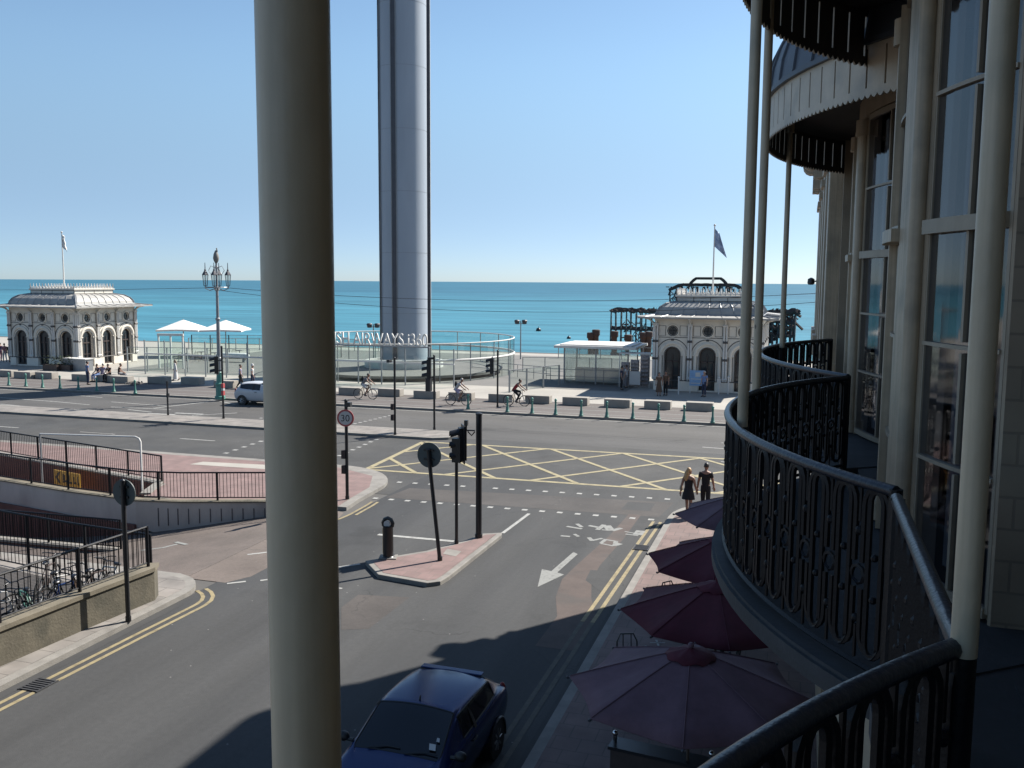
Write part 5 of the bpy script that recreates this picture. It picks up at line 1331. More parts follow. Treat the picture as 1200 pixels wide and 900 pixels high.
    mb = MB(); mb.cbox(0, P['st'][-1][0]+.012, .62, .52, .02, .11); mb.build('number_plate', 'sign_yellow', c)
    return c
BLUE = dict(w=.875, wr=.31, ax=(-1.28, 1.22), bp=.3, ws=(3,), rw=(7,), sw=(4,5,6), pill=(.28,), pp=((.83,.97),(.70,1.27)), mir=(-.72,.86,1.0), hl=(.62,-1.93,.66), tl=(.72,1.88,.82), hd=.05, hz=.86,
  st=[(-2.02,.80,.30,.56,[(.62,.60),(.50,.63),(.30,.64),(0,.65)]),
      (-1.88,.94,.26,.66,[(.72,.70),(.60,.73),(.35,.75),(0,.76)]),
      (-1.35,1.0,.24,.80,[(.78,.84),(.66,.88),(.35,.905),(0,.915)]),
      (-.92,1.0,.24,.88,[(.81,.92),(.78,.945),(.72,.965),(0,.995)]),
      (-.14,1.0,.24,.93,[(.80,.98),(.675,1.325),(.63,1.365),(0,1.42)]),
      (.30,1.0,.24,.95,[(.80,1.0),(.685,1.335),(.595,1.405),(0,1.44)]),
      (.85,1.0,.24,.97,[(.80,1.02),(.68,1.325),(.58,1.395),(0,1.432)]),
      (1.28,1.0,.26,.99,[(.78,1.04),(.66,1.285),(.61,1.325),(0,1.375)]),
      (1.78,.97,.30,.98,[(.72,1.01),(.66,1.02),(.60,1.04),(0,1.06)]),
      (1.98,.92,.34,.90,[(.66,.93),(.58,.95),(.45,.96),(0,.965)]),
      (2.04,.84,.38,.74,[(.60,.78),(.5,.80),(.4,.81),(0,.815)])])
for s_ in BLUE['st']:   # five points above the belt at every station
    if len(s_[4]) == 4 and s_[4][-1][0] == 0:
        a, b = s_[4][2], s_[4][3]; s_[4].insert(3, (a[0]*.5, b[1]-(b[1]-a[1])*.22))
bc = car('parked_car', 'dark blue hatchback in the building shadow at the bottom of the picture', 'blue_paint', (-5.54, 12.86, .0), radians(-1), BLUE)
mb = MB(); mb.box(-.56,.56,1.26,1.40,1.352,1.375); mb.build('spoiler', 'blue_paint', bc, bevel=.01)
mb = MB(); mb.tube([(0,-.02,1.425),(0,.0,1.49)], [.018,.008], 6); mb.build('aerial', 'car_black', bc)
mb = MB(); mb.add([(.50,-.80,1.062),(.60,-.79,1.055),(.57,-.70,1.105),(.47,-.71,1.112)], [(0,1,2,3)]); mb.add([(.56,-.66,1.13),(.61,-.66,1.125),(.59,-.60,1.155),(.55,-.60,1.16)], [(0,1,2,3)]); mb.v = [(x, y-.012, z+.012) for x, y, z in mb.v]; mb.build('permit_sticker', 'sign_white', bc)
mb = MB()
for x in (-.45, .15): mb.tube([(x,-.93,1.01),(x+.3,-.86,1.045),(x+.5,-.86,1.045)], .012, 4)
mb.build('wiper', 'car_black', bc)
WH = dict(w=.82, wr=.29, ax=(-1.15, 1.15), bp=.35, ws=(3,), rw=(7,), sw=(4,5,6), pill=(.35,), pp=((.78,.99),(.66,1.33)), mir=(-.62,.8,1.02), hl=(.58,-1.7,.68), tl=(.7,1.66,.86), hd=.05, hz=.86, mirp=True,
  st=[(-1.80,.80,.28,.56,[(.58,.60),(.48,.63),(.28,.645),(0,.65)]),
      (-1.66,.94,.24,.68,[(.68,.73),(.58,.77),(.35,.80),(0,.81)]),
      (-1.30,1.0,.22,.82,[(.73,.87),(.63,.92),(.35,.95),(0,.96)]),
      (-.98,1.0,.22,.89,[(.76,.94),(.73,.97),(.67,1.0),(0,1.03)]),
      (-.12,1.0,.22,.93,[(.75,.98),(.63,1.37),(.58,1.415),(0,1.465)]),
      (.30,1.0,.22,.95,[(.75,1.0),(.64,1.38),(.555,1.45),(0,1.49)]),
      (.85,1.0,.22,.98,[(.75,1.03),(.635,1.365),(.545,1.44),(0,1.475)]),
      (1.32,1.0,.24,1.02,[(.73,1.07),(.61,1.29),(.52,1.37),(0,1.41)]),
      (1.62,.98,.28,.98,[(.69,1.01),(.62,1.03),(.50,1.05),(0,1.06)]),
      (1.76,.92,.32,.86,[(.64,.89),(.56,.91),(.44,.92),(0,.925)]),
      (1.80,.84,.36,.70,[(.58,.74),(.5,.76),(.4,.77),(0,.775)])])
for s_ in WH['st']:
    if len(s_[4]) == 4 and s_[4][-1][0] == 0:
        a, b = s_[4][2], s_[4][3]; s_[4].insert(3, (a[0]*.5, b[1]-(b[1]-a[1])*.22))
wq = at(284, 474.5, 0)
car('hatchback', 'small white hatchback on the far carriageway half hidden by the foreground post', 'car_white', (wq.x+1.15, wq.y+.78, 0), radians(90), WH)

# ------------------------------------------------------------------ people
def skin_mesh(joints, bones, radii, sub=1):
    me = bpy.data.meshes.new('sk'); names = list(joints); idx = {n: i for i, n in enumerate(names)}
    use = {n for b in bones for n in b}; names = [n for n in names if n in use]; idx = {n: i for i, n in enumerate(names)}
    me.from_pydata([joints[n] for n in names], [(idx[a], idx[b]) for a, b in bones], [])
    o = bpy.data.objects.new('sk', me); C.objects.link(o)
    m = o.modifiers.new('s', 'SKIN'); m.use_smooth_shade = True
    sv = me.skin_vertices[0].data if me.skin_vertices else None
    if sv is None:
        me.attributes.new
    for i, n in enumerate(names):
        r = radii[n]; sv[i].radius = r if isinstance(r, tuple) else (r, r); sv[i].use_root = (i == 0)
    s = o.modifiers.new('u', 'SUBSURF'); s.levels = sub; s.render_levels = sub
    dg = bpy.context.evaluated_depsgraph_get(); dg.update()
    r = bpy.data.meshes.new_from_object(o.evaluated_get(dg)); bpy.data.objects.remove(o); return r
def new_skin(joints, bones, radii, sub=1):
    # the skin layer needs an edit through the modifier operator-free path
    me = bpy.data.meshes.new('sk'); use = []
    for b in bones:
        for n in b:
            if n not in use: use.append(n)
    idx = {n: i for i, n in enumerate(use)}
    me.from_pydata([joints[n] for n in use], [(idx[a], idx[b]) for a, b in bones], [])
    bm = bmesh.new(); bm.from_mesh(me); lay = bm.verts.layers.skin.verify(); bm.verts.ensure_lookup_table()
    for i, n in enumerate(use):
        r = radii[n]; bm.verts[i][lay].radius = r if isinstance(r, tuple) else (r, r); bm.verts[i][lay].use_root = (i == 0)
    bm.to_mesh(me); bm.free()
    return eval_mesh(me, [('SKIN', dict(use_smooth_shade=True)), ('SUBSURF', dict(levels=sub, render_levels=sub))])
STAND = dict(pelvis=(0,0,.94), waist=(0,.0,1.08), chest=(0,.01,1.30), upper=(0,0,1.42), neck=(0,0,1.49), skull=(0,.015,1.56),
  sl=(-.17,0,1.40), el=(-.22,-.02,1.13), wl=(-.24,.05,.90), sr=(.17,0,1.40), er=(.22,-.02,1.13), wr=(.24,.05,.90),
  hl=(-.085,0,.90), kl=(-.09,.03,.50), al=(-.09,0,.09), tl=(-.10,.13,.04), hr=(.085,0,.90), kr=(.09,.03,.50), ar=(.09,0,.09), tr=(.10,.13,.04))
RAD = dict(pelvis=(.15,.115), waist=(.125,.095), chest=(.155,.11), upper=(.13,.085), neck=.052, skull=.05, sl=.062, el=.043, wl=.030, sr=.062, er=.043, wr=.030,
  hl=.088, kl=.058, al=.038, tl=.035, hr=.088, kr=.058, ar=.038, tr=.035)
BONES = [('pelvis','waist'),('waist','chest'),('chest','upper'),('upper','neck'),('neck','skull'),('upper','sl'),('sl','el'),('el','wl'),('upper','sr'),('sr','er'),('er','wr'),
  ('pelvis','hl'),('hl','kl'),('kl','al'),('al','tl'),('pelvis','hr'),('hr','kr'),('kr','ar'),('ar','tr')]
WALK = dict(kl=(-.09,.12,.50), al=(-.09,.16,.10), tl=(-.09,.30,.06), kr=(.09,-.02,.49), ar=(.09,-.26,.14), tr=(.09,-.16,.04), el=(-.23,-.06,1.13), wl=(-.25,-.10,.90), er=(.23,.02,1.13), wr=(.24,.16,.93))
SIT = dict(pelvis=(0,-.05,.58), waist=(0,-.06,.72), chest=(0,-.03,.93), upper=(0,0,1.05), neck=(0,.03,1.12), skull=(0,.06,1.18), sl=(-.17,0,1.03), el=(-.22,.06,.78), wl=(-.14,.28,.68), sr=(.17,0,1.03), er=(.22,.06,.78), wr=(.14,.28,.68),
  hl=(-.09,0,.55), kl=(-.12,.42,.52), al=(-.12,.44,.10), tl=(-.13,.58,.04), hr=(.09,0,.55), kr=(.12,.42,.52), ar=(.12,.44,.10), tr=(.13,.58,.04))
CYC = dict(pelvis=(0,-.17,1.02), waist=(0,-.10,1.14), chest=(0,.06,1.32), upper=(0,.14,1.41), neck=(0,.20,1.47), skull=(0,.24,1.53), sl=(-.17,.15,1.38), el=(-.24,.34,1.18), wl=(-.24,.52,1.06), sr=(.17,.15,1.38), er=(.24,.34,1.18), wr=(.24,.52,1.06),
  hl=(-.085,-.15,.98), kl=(-.09,.27,.88), al=(-.09,.10,.50), tl=(-.09,.23,.46), hr=(.085,-.15,.98), kr=(.09,.20,.66), ar=(.09,.02,.28), tr=(.09,.15,.24))
def hand_mb(mb, wrist, elbow, h):
    """palm, four unequal slightly curled fingers and a thumb leaving the side of the palm"""
    w, e = Vector(wrist), Vector(elbow); d = (w-e).normalized(); side = d.cross(Vector((0,0,1)))
    side = side.normalized() if side.length > .2 else Vector((0,1,0)); nrm = d.cross(side).normalized()
    p = w+d*.045*h; mb.tube([w-d*.01*h, w+d*.02*h, w+d*.085*h], [.026*h,.036*h,.034*h], 8)
    for i, L in enumerate((.068,.078,.073,.056)):
        o = side*(i-1.5)*.019*h; a = w+d*.08*h+o; mb.tube([a, a+d*L*.5*h+nrm*.006*h, a+d*L*.85*h+nrm*.025*h, a+d*L*h+nrm*.04*h], [.0095*h,.009*h,.008*h,.006*h], 5)
    a = w+d*.03*h-side*.03*h; mb.tube([a, a-side*.025*h+d*.025*h, a-side*.03*h+d*.055*h+nrm*.012*h], [.011*h,.010*h,.007*h], 5)
def person(label, loc, rz, pose=None, h=1.72, skin='skin', top='cloth_white', bottom='cloth_navy', hair='hair_dark', long_hair=False, shorts=False, skirt=None, sleeves=True, base=None, hat=None, bag=None, head_turn=0, group=None, shoe='shoe'):
    J = dict(STAND)
    if base: J.update(base)
    if pose: J.update(pose)
    k_ = h/1.72; J = {n: Vector(v)*k_ for n, v in J.items()}; R = {n: (tuple(x*k_ for x in r) if isinstance(r, tuple) else r*k_) for n, r in RAD.items()}
    t = thing('person', label, 'person', loc, rz, group)
    me = new_skin(J, BONES, R, 2)
    mb = MB(); mb.v = [tuple(v.co) for v in me.vertices]; mb.f = [tuple(p.vertices) for p in me.polygons]; mb.m = [0]*len(mb.f)
    s = J['skull']; up = (J['skull']-J['neck']).normalized(); hc = s+up*.0+Vector((0,.015,.075))*k_
    Rt = Matrix.Rotation(head_turn, 3, 'Z')
    mb.ball(hc, .082*k_, 10, 0, .92, 1.1, 1.32); mb.tube([hc-Vector((0,0,.02)), s-Vector((0,0,.05))], .048*k_, 8)
    q = lambda x, y, z: hc+Rt @ Vector((x*k_, y*k_, z*k_))
    mb.tube([q(0,.083,.012), q(0,.104,-.018), q(0,.085,-.028)], [.008*k_,.015*k_,.009*k_], 6)
    mb.tube([q(-.022,.082,-.055), q(0,.09,-.054), q(.022,.082,-.055)], .006*k_, 5, 1)
    mb.ball(q(0,.062,-.082), .03*k_, 6)
    for sx in (-1, 1):
        mb.ball(q(sx*.03,.078,.015), .011*k_, 5, 2); mb.ball(q(sx*.078,0,-.005), .024*k_, 6, 0, .4, .8, 1.2)
    hand_mb(mb, J['wl'], J['el'], k_); hand_mb(mb, J['wr'], J['er'], k_)
    mb.build('body', [skin, 'cloth_red', 'hair_dark'], t, smooth='all')
    # clothes follow the same joints, a little wider
    def shell(bones, grow, extra=None):
        JJ = dict(J); RR = {n: (tuple(x+grow for x in r) if isinstance(r, tuple) else r+grow) for n, r in R.items()}
        if extra: extra(JJ, RR)
        return new_skin(JJ, bones, RR, 2)
    def emit(me, nm, m):
        b = MB(); b.v = [tuple(v.co) for v in me.vertices]; b.f = [tuple(p.vertices) for p in me.polygons]; b.m = [0]*len(b.f); b.build(nm, m, t, smooth='all')
    def ext_top(JJ, RR):
        for sd in 'lr':
            a, b = JJ['s'+sd], JJ['e'+sd]; JJ['m'+sd] = a.lerp(b, .55); RR['m'+sd] = .06*k_
        JJ['hem'] = JJ['pelvis']-(JJ['waist']-JJ['pelvis'])*(.95 if not skirt else -.1); RR['hem'] = (.158*k_, .125*k_)
    tb = [('hem','waist'),('waist','chest'),('chest','upper')]
    if sleeves: tb += [('upper','sl'),('sl','ml'),('upper','sr'),('sr','mr')]
    if sleeves == 'long': tb += [('ml','el'),('el','wl'),('mr','er'),('er','wr')]
    emit(shell(tb, .016, ext_top), 'top', top)
    if skirt:
        b = MB(); p = J['waist']; z0 = skirt*k_; vs = []
        for i in range(6):
            f = i/5; z = p.z*(1-f)+z0*f; rr = (.135+.11*f)*k_
            for j in range(16): a = 2*pi*j/16; w = 1+.06*sin(4*a+i*.7)*f; vs.append((p.x*(1-f)+J['pelvis'].x*f+rr*w*cos(a), p.y*(1-f)+J['pelvis'].y*f+rr*.85*w*sin(a), z))
        b.add(vs, [(i*16+j, i*16+(j+1)%16, (i+1)*16+(j+1)%16, (i+1)*16+j) for i in range(5) for j in range(16)]); b.build('skirt', bottom, t, smooth='all')
    else:
        def ext_leg(JJ, RR):
            for sd in 'lr':
                JJ['n'+sd] = JJ['h'+sd].lerp(JJ['k'+sd], .8); RR['n'+sd] = .082*k_
                RR['a'+sd] = .055*k_
                JJ['b'+sd] = JJ['k'+sd].lerp(JJ['a'+sd], .9); RR['b'+sd] = .058*k_
            JJ['wst'] = JJ['pelvis'].lerp(JJ['waist'], 1.0); RR['wst'] = (.14*k_, .112*k_)
        lb = [('wst','pelvis')]
        for sd in 'lr': lb += [('pelvis','h'+sd)]+([('h'+sd,'n'+sd)] if shorts else [('h'+sd,'k'+sd),('k'+sd,'b'+sd)])
        emit(shell(lb, .016, ext_leg), 'shorts' if shorts else 'trousers', bottom)
    for sd in 'lr':
        b = MB(); a, q2 = J['a'+sd], J['t'+sd]; dd = (q2-a); b.tube([a-dd*.45-Vector((0,0,.04*k_)), a-dd*.2-Vector((0,0,.03*k_)), q2*.5+a*.5-Vector((0,0,.012)), q2+dd*.35], [.03*k_,.05*k_,.05*k_,.03*k_], 8); b.build('shoe', shoe, t, smooth='all')
    b = MB(); b.ball(hc+Rt @ Vector((0,-.016*k_,.026*k_)), .089*k_, 10, 0, .96, 1.08, 1.18)
    b.v = [(v[0], v[1], max(v[2], hc.z+(-.02 if (Rt.inverted() @ (Vector(v)-hc)).y < .045*k_ else .052)*k_)) for v in b.v]
    if long_hair:
        b.tube([q(0,-.05,.03), q(0,-.085,-.08), q(0,-.10,-.2), q(0,-.10,-.31), q(0,-.085,-.38)], [.07*k_,.092*k_,.09*k_,.07*k_,.03*k_], 10)
    b.build('hair', hair, t, smooth='all')
    if hat:
        b = MB(); b.lathe([(.13,.0),(.13,.015),(.092,.02),(.088,.09),(.05,.13),(.01,.14)], (hc.x, hc.y, hc.z+.035*k_), 14); b.build('hat', hat, t, smooth=True)
    if bag == 'backpack':
        b = MB(); p = J['chest']; pp = p+Vector((0,-.2,0))*k_; b.ball(pp, .16*k_, 8, 0, 1, .62, 1.35); b.build('backpack', 'cloth_black', t, smooth='all')
    if bag == 'shoulder':
        b = MB(); p = J['pelvis']+Vector((-.25,-.03,.08))*k_; b.ball(p, .11*k_, 8, 0, .5, 1.1, 1.1); b.tube([p+Vector((0,0,.08)), J['sl']+Vector((0,0,.06)), p+Vector((.02,-.05,.08))], .012, 5); b.build('shoulder_bag', 'cloth_beige', t, smooth='all')
    return t
FW = lambda d: d   # facing: rz turns local +y
person('woman with long blonde hair in a short black dress walking beside a man in black', (*A2(806, 606), .12), radians(-12), h=1.66, skin='skin_tan', top='cloth_black', bottom='cloth_black', hair='hair_blonde', long_hair=True, skirt=.66, sleeves=False, base=WALK, head_turn=radians(-45), bag='shoulder')
person('short-haired man in a black t-shirt and black trousers walking beside a blonde woman', (*A2(826, 604), .12), radians(-5), h=1.78, skin='skin_tan', top='cloth_black', bottom='cloth_black', base=dict(WALK, kl=(-.09,.05,.50), al=(-.09,.06,.1), tl=(-.09,.2,.05), ar=(.09,-.1,.12), tr=(.09,.03,.04)), head_turn=radians(20))
person('woman in a long white dress and pale headscarf walking on the promenade', (*A2(206, 446), .12), radians(120), h=1.62, top='cloth_white', bottom='cloth_white', hair='cloth_beige', long_hair=True, skirt=.12, sleeves='long', base=WALK)
person('pedestrian in a white shirt with a dark bag behind the white hatchback', (*A2(282, 455), .12), radians(-60), top='cloth_lilac', bottom='cloth_black', base=WALK, bag='shoulder')
person('pedestrian in a white hat and pale top behind the white hatchback', (*A2(296, 455), .12), radians(-70), top='cloth_white', bottom='cloth_navy', hair='hair_grey', hat='cloth_white', base=WALK)
person('standing man in a light blue shirt by the seated group before the left pavilion', (*A2(103, 451), .12), radians(-30), h=1.75, top='cloth_blue', bottom='cloth_navy', base=None)
sx, sy = A2(127, 447)
for (x, y, a, tp, bt, hr, lab) in ((115,447,170,'cloth_navy','cloth_blue','hair_dark','seated person in navy, leftmost on the block before the left pavilion'),
        (121,446.5,20,'cloth_lilac','cloth_white','hair_grey','seated person in pale lilac in the middle of the group on the block'),
        (128,447,175,'cloth_black','cloth_black','hair_dark','seated person in black in the right half of the group on the block'),
        (141,446.5,-60,'cloth_black','cloth_grey','hair_dark','person in black leaning back with legs stretched out at the right of the seated group')):
    p = at(x, y, .12); o = person(lab, (p.x, p.y, .12), radians(a), base=SIT, top=tp, bottom=bt, hair=hr)
o0 = dup(b0, (*A2(143, 448.5), .122)); o0['label'] = 'pale concrete seating block under the person leaning back in black'
for (x, y, a, tp, bt, lab) in ((1,423,40,'cloth_purple','cloth_pink','pedestrian in purple at the very left edge of the picture'),(6,424,60,'cloth_pink','cloth_white','pedestrian in pink and white at the left edge beside the left pavilion'),(11.5,424.5,20,'cloth_black','cloth_beige','pedestrian in black by the left corner of the left pavilion')):
    person(lab, (*A2(x, y), .12), radians(a), top=tp, bottom=bt, base=WALK)
person('woman in brown standing at the left of the doorway of the right pavilion', (*A2(772, 464), .12), radians(190), top='cloth_brown', bottom='cloth_brown', h=1.62, skirt=.3, long_hair=True)
person('person in dark brown standing in the doorway of the right pavilion', (*A2(780, 463.5), .12), radians(160), top='cloth_brown', bottom='cloth_black', skin='skin_tan')
person('man in a blue shirt and dark trousers beside the pale blue display board', (*A2(825, 465), .12), radians(150), top='cloth_blue', bottom='cloth_navy', h=1.78, hair='hair_grey')
person('person in navy browsing the souvenir racks left of the right pavilion', (*A2(728, 457), .12), radians(-80), top='cloth_navy', bottom='cloth_black')
person('person in white browsing behind the souvenir racks left of the right pavilion', (*A2(734, 455), .12), radians(70), top='cloth_white', bottom='cloth_grey')

def bicycle(label, loc, rz, frame='black_paint', lean=0, group=None):
    o = thing('bicycle', label, 'bicycle', loc, rz, group); o.rotation_euler = (0, lean, rz) if not lean else Euler((0, lean, rz)).to_matrix().to_euler()
    R = .335; w = None
    for y in (-.52, .54):
        if w is None:
            mb = MB(); mb.tube([(0, R*cos(2*pi*i/28), R*sin(2*pi*i/28)) for i in range(28)], .026, 6, closed=True); w = mb.build('wheel', 'tyre', o, smooth=True)
            mb = MB()
            for i in range(16): a = 2*pi*i/16; mb.tube([(.02*(-1)**i,0,0),(0,.32*cos(a),.32*sin(a))], .0025, 3, cap=False)
            mb.tube([(-.04,0,0),(.04,0,0)], .025, 8); mb.tube([(0,.312*cos(2*pi*i/28),.312*sin(2*pi*i/28)) for i in range(28)], .006, 4, closed=True); mb.build('spokes', 'grey_metal', w); q = w
        else: q = dup(w, parent=o)
        q.location = (0, y, R)
    bb, se, hd, hb = (0,0,.29), (0,-.17,.86), (0,.40,.78), (0,.42,.66)
    mb = MB()
    for a, b in ((bb, se), (se, hd), (bb, hb), (hd, hb)): mb.tube([a, b], .02, 6)
    for s in (-1, 1):
        mb.tube([(s*.03,-.02,.29),(s*.05,-.52,R)], .012, 5); mb.tube([(s*.02,-.16,.80),(s*.05,-.52,R)], .011, 5); mb.tube([(s*.03,.43,.64),(s*.05,.54,R)], .015, 5)
    mb.build('frame', frame, o, smooth=True)
    mb = MB(); mb.tube([(0,.40,.76),(0,.38,.98),(0,.44,1.0)], .016, 6); mb.tube([(-.29,.38,1.02),(-.18,.44,1.02),(0,.45,1.0),(.18,.44,1.02),(.29,.38,1.02)], .014, 6); mb.build('handlebar', 'black_paint', o)
    mb = MB(); mb.tube([(0,-.17,.84),(0,-.2,.94)], .015, 6); mb.ball((0,-.2,.965), .1, 6, 0, .75, 1.35, .4); mb.build('saddle', 'black_paint', o, smooth=True)
    mb = MB(); mb.lathe([(.09,-.006),(.09,.006)], (0,0,0), 16); mb.v = [(z+.05, x, y+.29) for x, y, z in mb.v]; mb.tube([(.06,0,.29),(.08,.04,.13),(.14,.04,.13)], .012, 5); mb.tube([(-.06,0,.29),(-.08,-.04,.45),(-.14,-.04,.45)], .012, 5); mb.build('crank', 'grey_metal', o)
    return o
for (x, y, tp, bt, hr, bg, sh, lab, fr) in ((428,467.5,'cloth_grey','cloth_white','hair_dark','backpack',True,'leftmost cyclist','black_paint'),(537,474.5,'cloth_white','cloth_lilac','hair_grey','backpack',True,'middle cyclist','tower_dark'),(605,475.5,'cloth_red','cloth_black','hair_dark',None,False,'cyclist in red','grey_metal')):
    p = at(x, y, .125); rz = radians(-90)
    bicycle({'leftmost cyclist':'black bicycle ridden by the leftmost cyclist with a backpack','middle cyclist':'dark bicycle ridden by the middle cyclist in a grey cap','cyclist in red':'grey bicycle ridden by the cyclist in the red vest'}[lab], (p.x, p.y, .127), rz, fr)
    person({'leftmost cyclist':'bare-legged cyclist with a black backpack, leftmost of the three riders','middle cyclist':'cyclist in white with a grey cap and backpack, middle of the three riders','cyclist in red':'cyclist in a red vest and black trousers, rightmost of the three riders'}[lab], (p.x, p.y, .127), rz, base=CYC, top=tp, bottom=bt, hair=hr, bag=bg, shorts=sh, sleeves=(lab != 'cyclist in red'), skin='skin_tan')
p = at(150, 451, .12); o = bicycle('dark bicycle lying on the ground beside the seated group', (p.x, p.y, .16), radians(60)); o.rotation_euler = (0, radians(82), radians(60))
# bicycles chained behind the old wall
for i, (x, y, a, l, fr, lab) in enumerate(((-16.15,17.55,4,8,'rust','rusty bicycle nearest the corner post behind the bent railing'),(-16.5,17.1,-8,-6,'black_paint','black bicycle against the bent railing near the corner of the wall'),(-16.2,16.6,10,5,'blue_paint','blue bicycle in the tangle behind the bent railing'),
        (-16.35,15.2,3,-5,'black_paint','black bicycle with upright wheel behind the twisted bars'),(-16.3,14.5,-5,4,'grey_metal','grey bicycle at the left edge behind the bent railing'),(-16.6,14.0,6,6,'black_paint','black bicycle half cut by the left edge behind the bent railing'),
        (-16.0,17.9,70,10,'sign_white','white-framed bicycle turned across the others by the corner post'),(-16.45,16.0,62,-8,'green_dark','dark green bicycle turned across the others in the bent railing'),(-17.6,17.6,25,6,'rust','rust-red bicycle farthest back behind the bent railing'),(-17.3,15.6,-20,7,'sign_white','white bicycle farthest back on the left behind the bent railing'),(-16.1,17.2,50,-12,'cloth_brown','brown bicycle with a white saddle in the tangle by the corner'))):
    o = bicycle(lab, (x, y, .127), radians(a)); o.rotation_euler = (0, radians(l), radians(a)); o['group'] = 'bicycles parked behind the old wall'
    for ch in o.children:
        if ch.name.startswith('frame'): ch.data.materials[0] = M[fr]

# ------------------------------------------------------------------ maroon parasols and pub furniture
def pub_parasol(label, u, v, rz, r=1.55, apex=2.78, rim=2.2, m='parasol'):
    o = thing('pub_parasol', label, 'parasol', (u, v, .12), rz, 'maroon octagonal parasols over the pavement tables')
    mb = MB(); rings = [(0,apex-.12),(.2,apex-.06-.12),(.55,.0),(.82,.0),(1,rim-.12)]; N = 48; vs = []; fs = []
    def radius(a, f):   # scalloped edge between eight ribs
        k_ = (a/(2*pi)*8) % 1; c = cos(pi/8)/cos((k_-.5)*pi/4); return f*r*(c*(1-.05*sin(pi*k_)*f))
    for i, f in enumerate((.0,.09,.3,.55,.8,1.0)):
        for j in range(N):
            a = 2*pi*j/N; k_ = (j/N*8) % 1; z = apex-(apex-rim)*(f**1.12)-.055*sin(pi*k_)*f**2*1.0
            R_ = radius(a, f); vs.append((R_*cos(a), R_*sin(a), z-.12))
    for i in range(5):
        for j in range(N): fs.append((i*N+j, i*N+(j+1)%N, (i+1)*N+(j+1)%N, (i+1)*N+j))
    mb.add(vs, fs); c = mb.build('canopy', m, o, smooth=True); s = c.modifiers.new('t', 'SOLIDIFY'); s.thickness = .012
    mb = MB(); N2 = 24; vs = []; fs = []
    for f in (0, .5, 1):
        for j in range(N2):
            a = 2*pi*j/N2; vs.append((.36*f*cos(a)*(1-.05*((j % 3) == 1)), .36*f*sin(a)*(1-.05*((j % 3) == 1)), apex+.035-.12*f-.12+.02*sin(8*a)*f))
    for i in range(2):
        for j in range(N2): fs.append((i*N2+j, i*N2+(j+1)%N2, (i+1)*N2+(j+1)%N2, (i+1)*N2+j))
    mb.add(vs, fs); v_ = mb.build('vent_cap', 'parasol', o, smooth=True); s = v_.modifiers.new('t', 'SOLIDIFY'); s.thickness = .01
    for k_ in range(8):
        mb = MB(); a = 2*pi*k_/8; mb.tube([(r*f*cos(a), r*f*sin(a), apex-(apex-rim)*f**1.12-.145) for f in (.02,.3,.6,.85,1.01)], .011, 5); mb.ball((r*1.015*cos(a), r*1.015*sin(a), rim-.135), .022, 5)
        mb.tube([(.03*cos(a),.03*sin(a),apex-.75),(r*.5*cos(a),r*.5*sin(a),apex-(apex-rim)*.5**1.12-.15)], .008, 4)
        mb.build('rib', 'tower_dark', o)
        mb = MB(); mb.tube([(r*f*cos(a), r*f*sin(a), apex-(apex-rim)*f**1.12-.112) for f in (.1,.3,.55,.8,.99)], .007, 4); mb.build('seam', m, c)
    mb = MB(); mb.tube([(0,0,.05),(0,0,apex-.02)], .024, 10); mb.build('pole', 'wood', o)
    mb = MB(); mb.ball((0,0,apex-.06), .045, 6); mb.build('finial', m, o)
    mb = MB(); mb.lathe([(.26,0),(.26,.05),(.06,.09),(.045,.35)], (0,0,0), 14); mb.build('base', 'black_paint', o)
pub_parasol('dusty purple-maroon parasol nearest the camera beside the blue hatchback', -1.34, 12.75, radians(4), 1.74, 2.83, 2.24, 'parasol_pale')
pub_parasol('dark maroon parasol second from the camera over the pavement', -1.25, 15.95, radians(12), 1.68, 2.8, 2.25)
pub_parasol('dark maroon parasol third from the camera, beside the gutter grate', -1.35, 19.0, radians(-4), 1.62, 2.8, 2.25)
pub_parasol('dusty purple parasol farthest from the camera, below the walking couple', -1.25, 23.0, radians(10), 1.66, 2.8, 2.25, 'parasol_pale')
def pub_table(label, u, v):
    o = thing('pub_table', label, 'table', (u, v, .124), 0, 'round pub tables under the parasols')
    mb = MB(); mb.lathe([(.4,.71),(.42,.725),(.4,.745)], (0,0,0), 24); mb.build('tabletop', 'grey_metal', o, smooth=True)
    for k_ in range(4): a = pi/4+pi/2*k_; mb = MB(); mb.tube([(.25*cos(a),.25*sin(a),.71),(.06*cos(a),.06*sin(a),.35),(.3*cos(a),.3*sin(a),0)], .014, 6); mb.build('leg', 'black_paint', o)
pub_table('round metal table under the second maroon parasol', -1.9, 16.9); pub_table('round metal table under the third maroon parasol', -2.0, 20.4)
PC = 'black metal chairs around the pub tables'
chair_mesh('black chair with an arched back beside the second maroon parasol', (-3.02, 17.35, .124), radians(200), 'black_paint', PC)
for (u, v, a, lab) in ((-1.2,17.6,80,'black chair between the second and third maroon parasols'),(-2.6,20.9,230,'black chair on the pavement before the farthest purple parasol'),(-1.5,21.4,120,'black chair close to the wall before the farthest purple parasol')):
    chair_mesh(lab, (u, v, .124), radians(a), 'black_paint', PC)
o = thing('shopping_bag', 'pale blue and white bag on the pavement table between the second and third parasols', 'bag', (-1.93, 16.95, .872))
mb = MB(); mb.tube([(-.2,0,.02),(-.1,0,.1),(.12,.02,.12),(.22,0,.03)], [.08,.14,.13,.06], 10); mb.build('sack', 'stall_blue', o, smooth=True)
mb = MB(); mb.tube([(-.06,0,.2),(0,0,.3),(.07,0,.2)], .01, 5); mb.build('handle', 'cloth_white', o)
o = thing('serving_counter', 'dark boxed planter screen at the bottom of the picture beside the nearest parasol', 'screen', (-1.72, 12.86, .124), radians(-7))
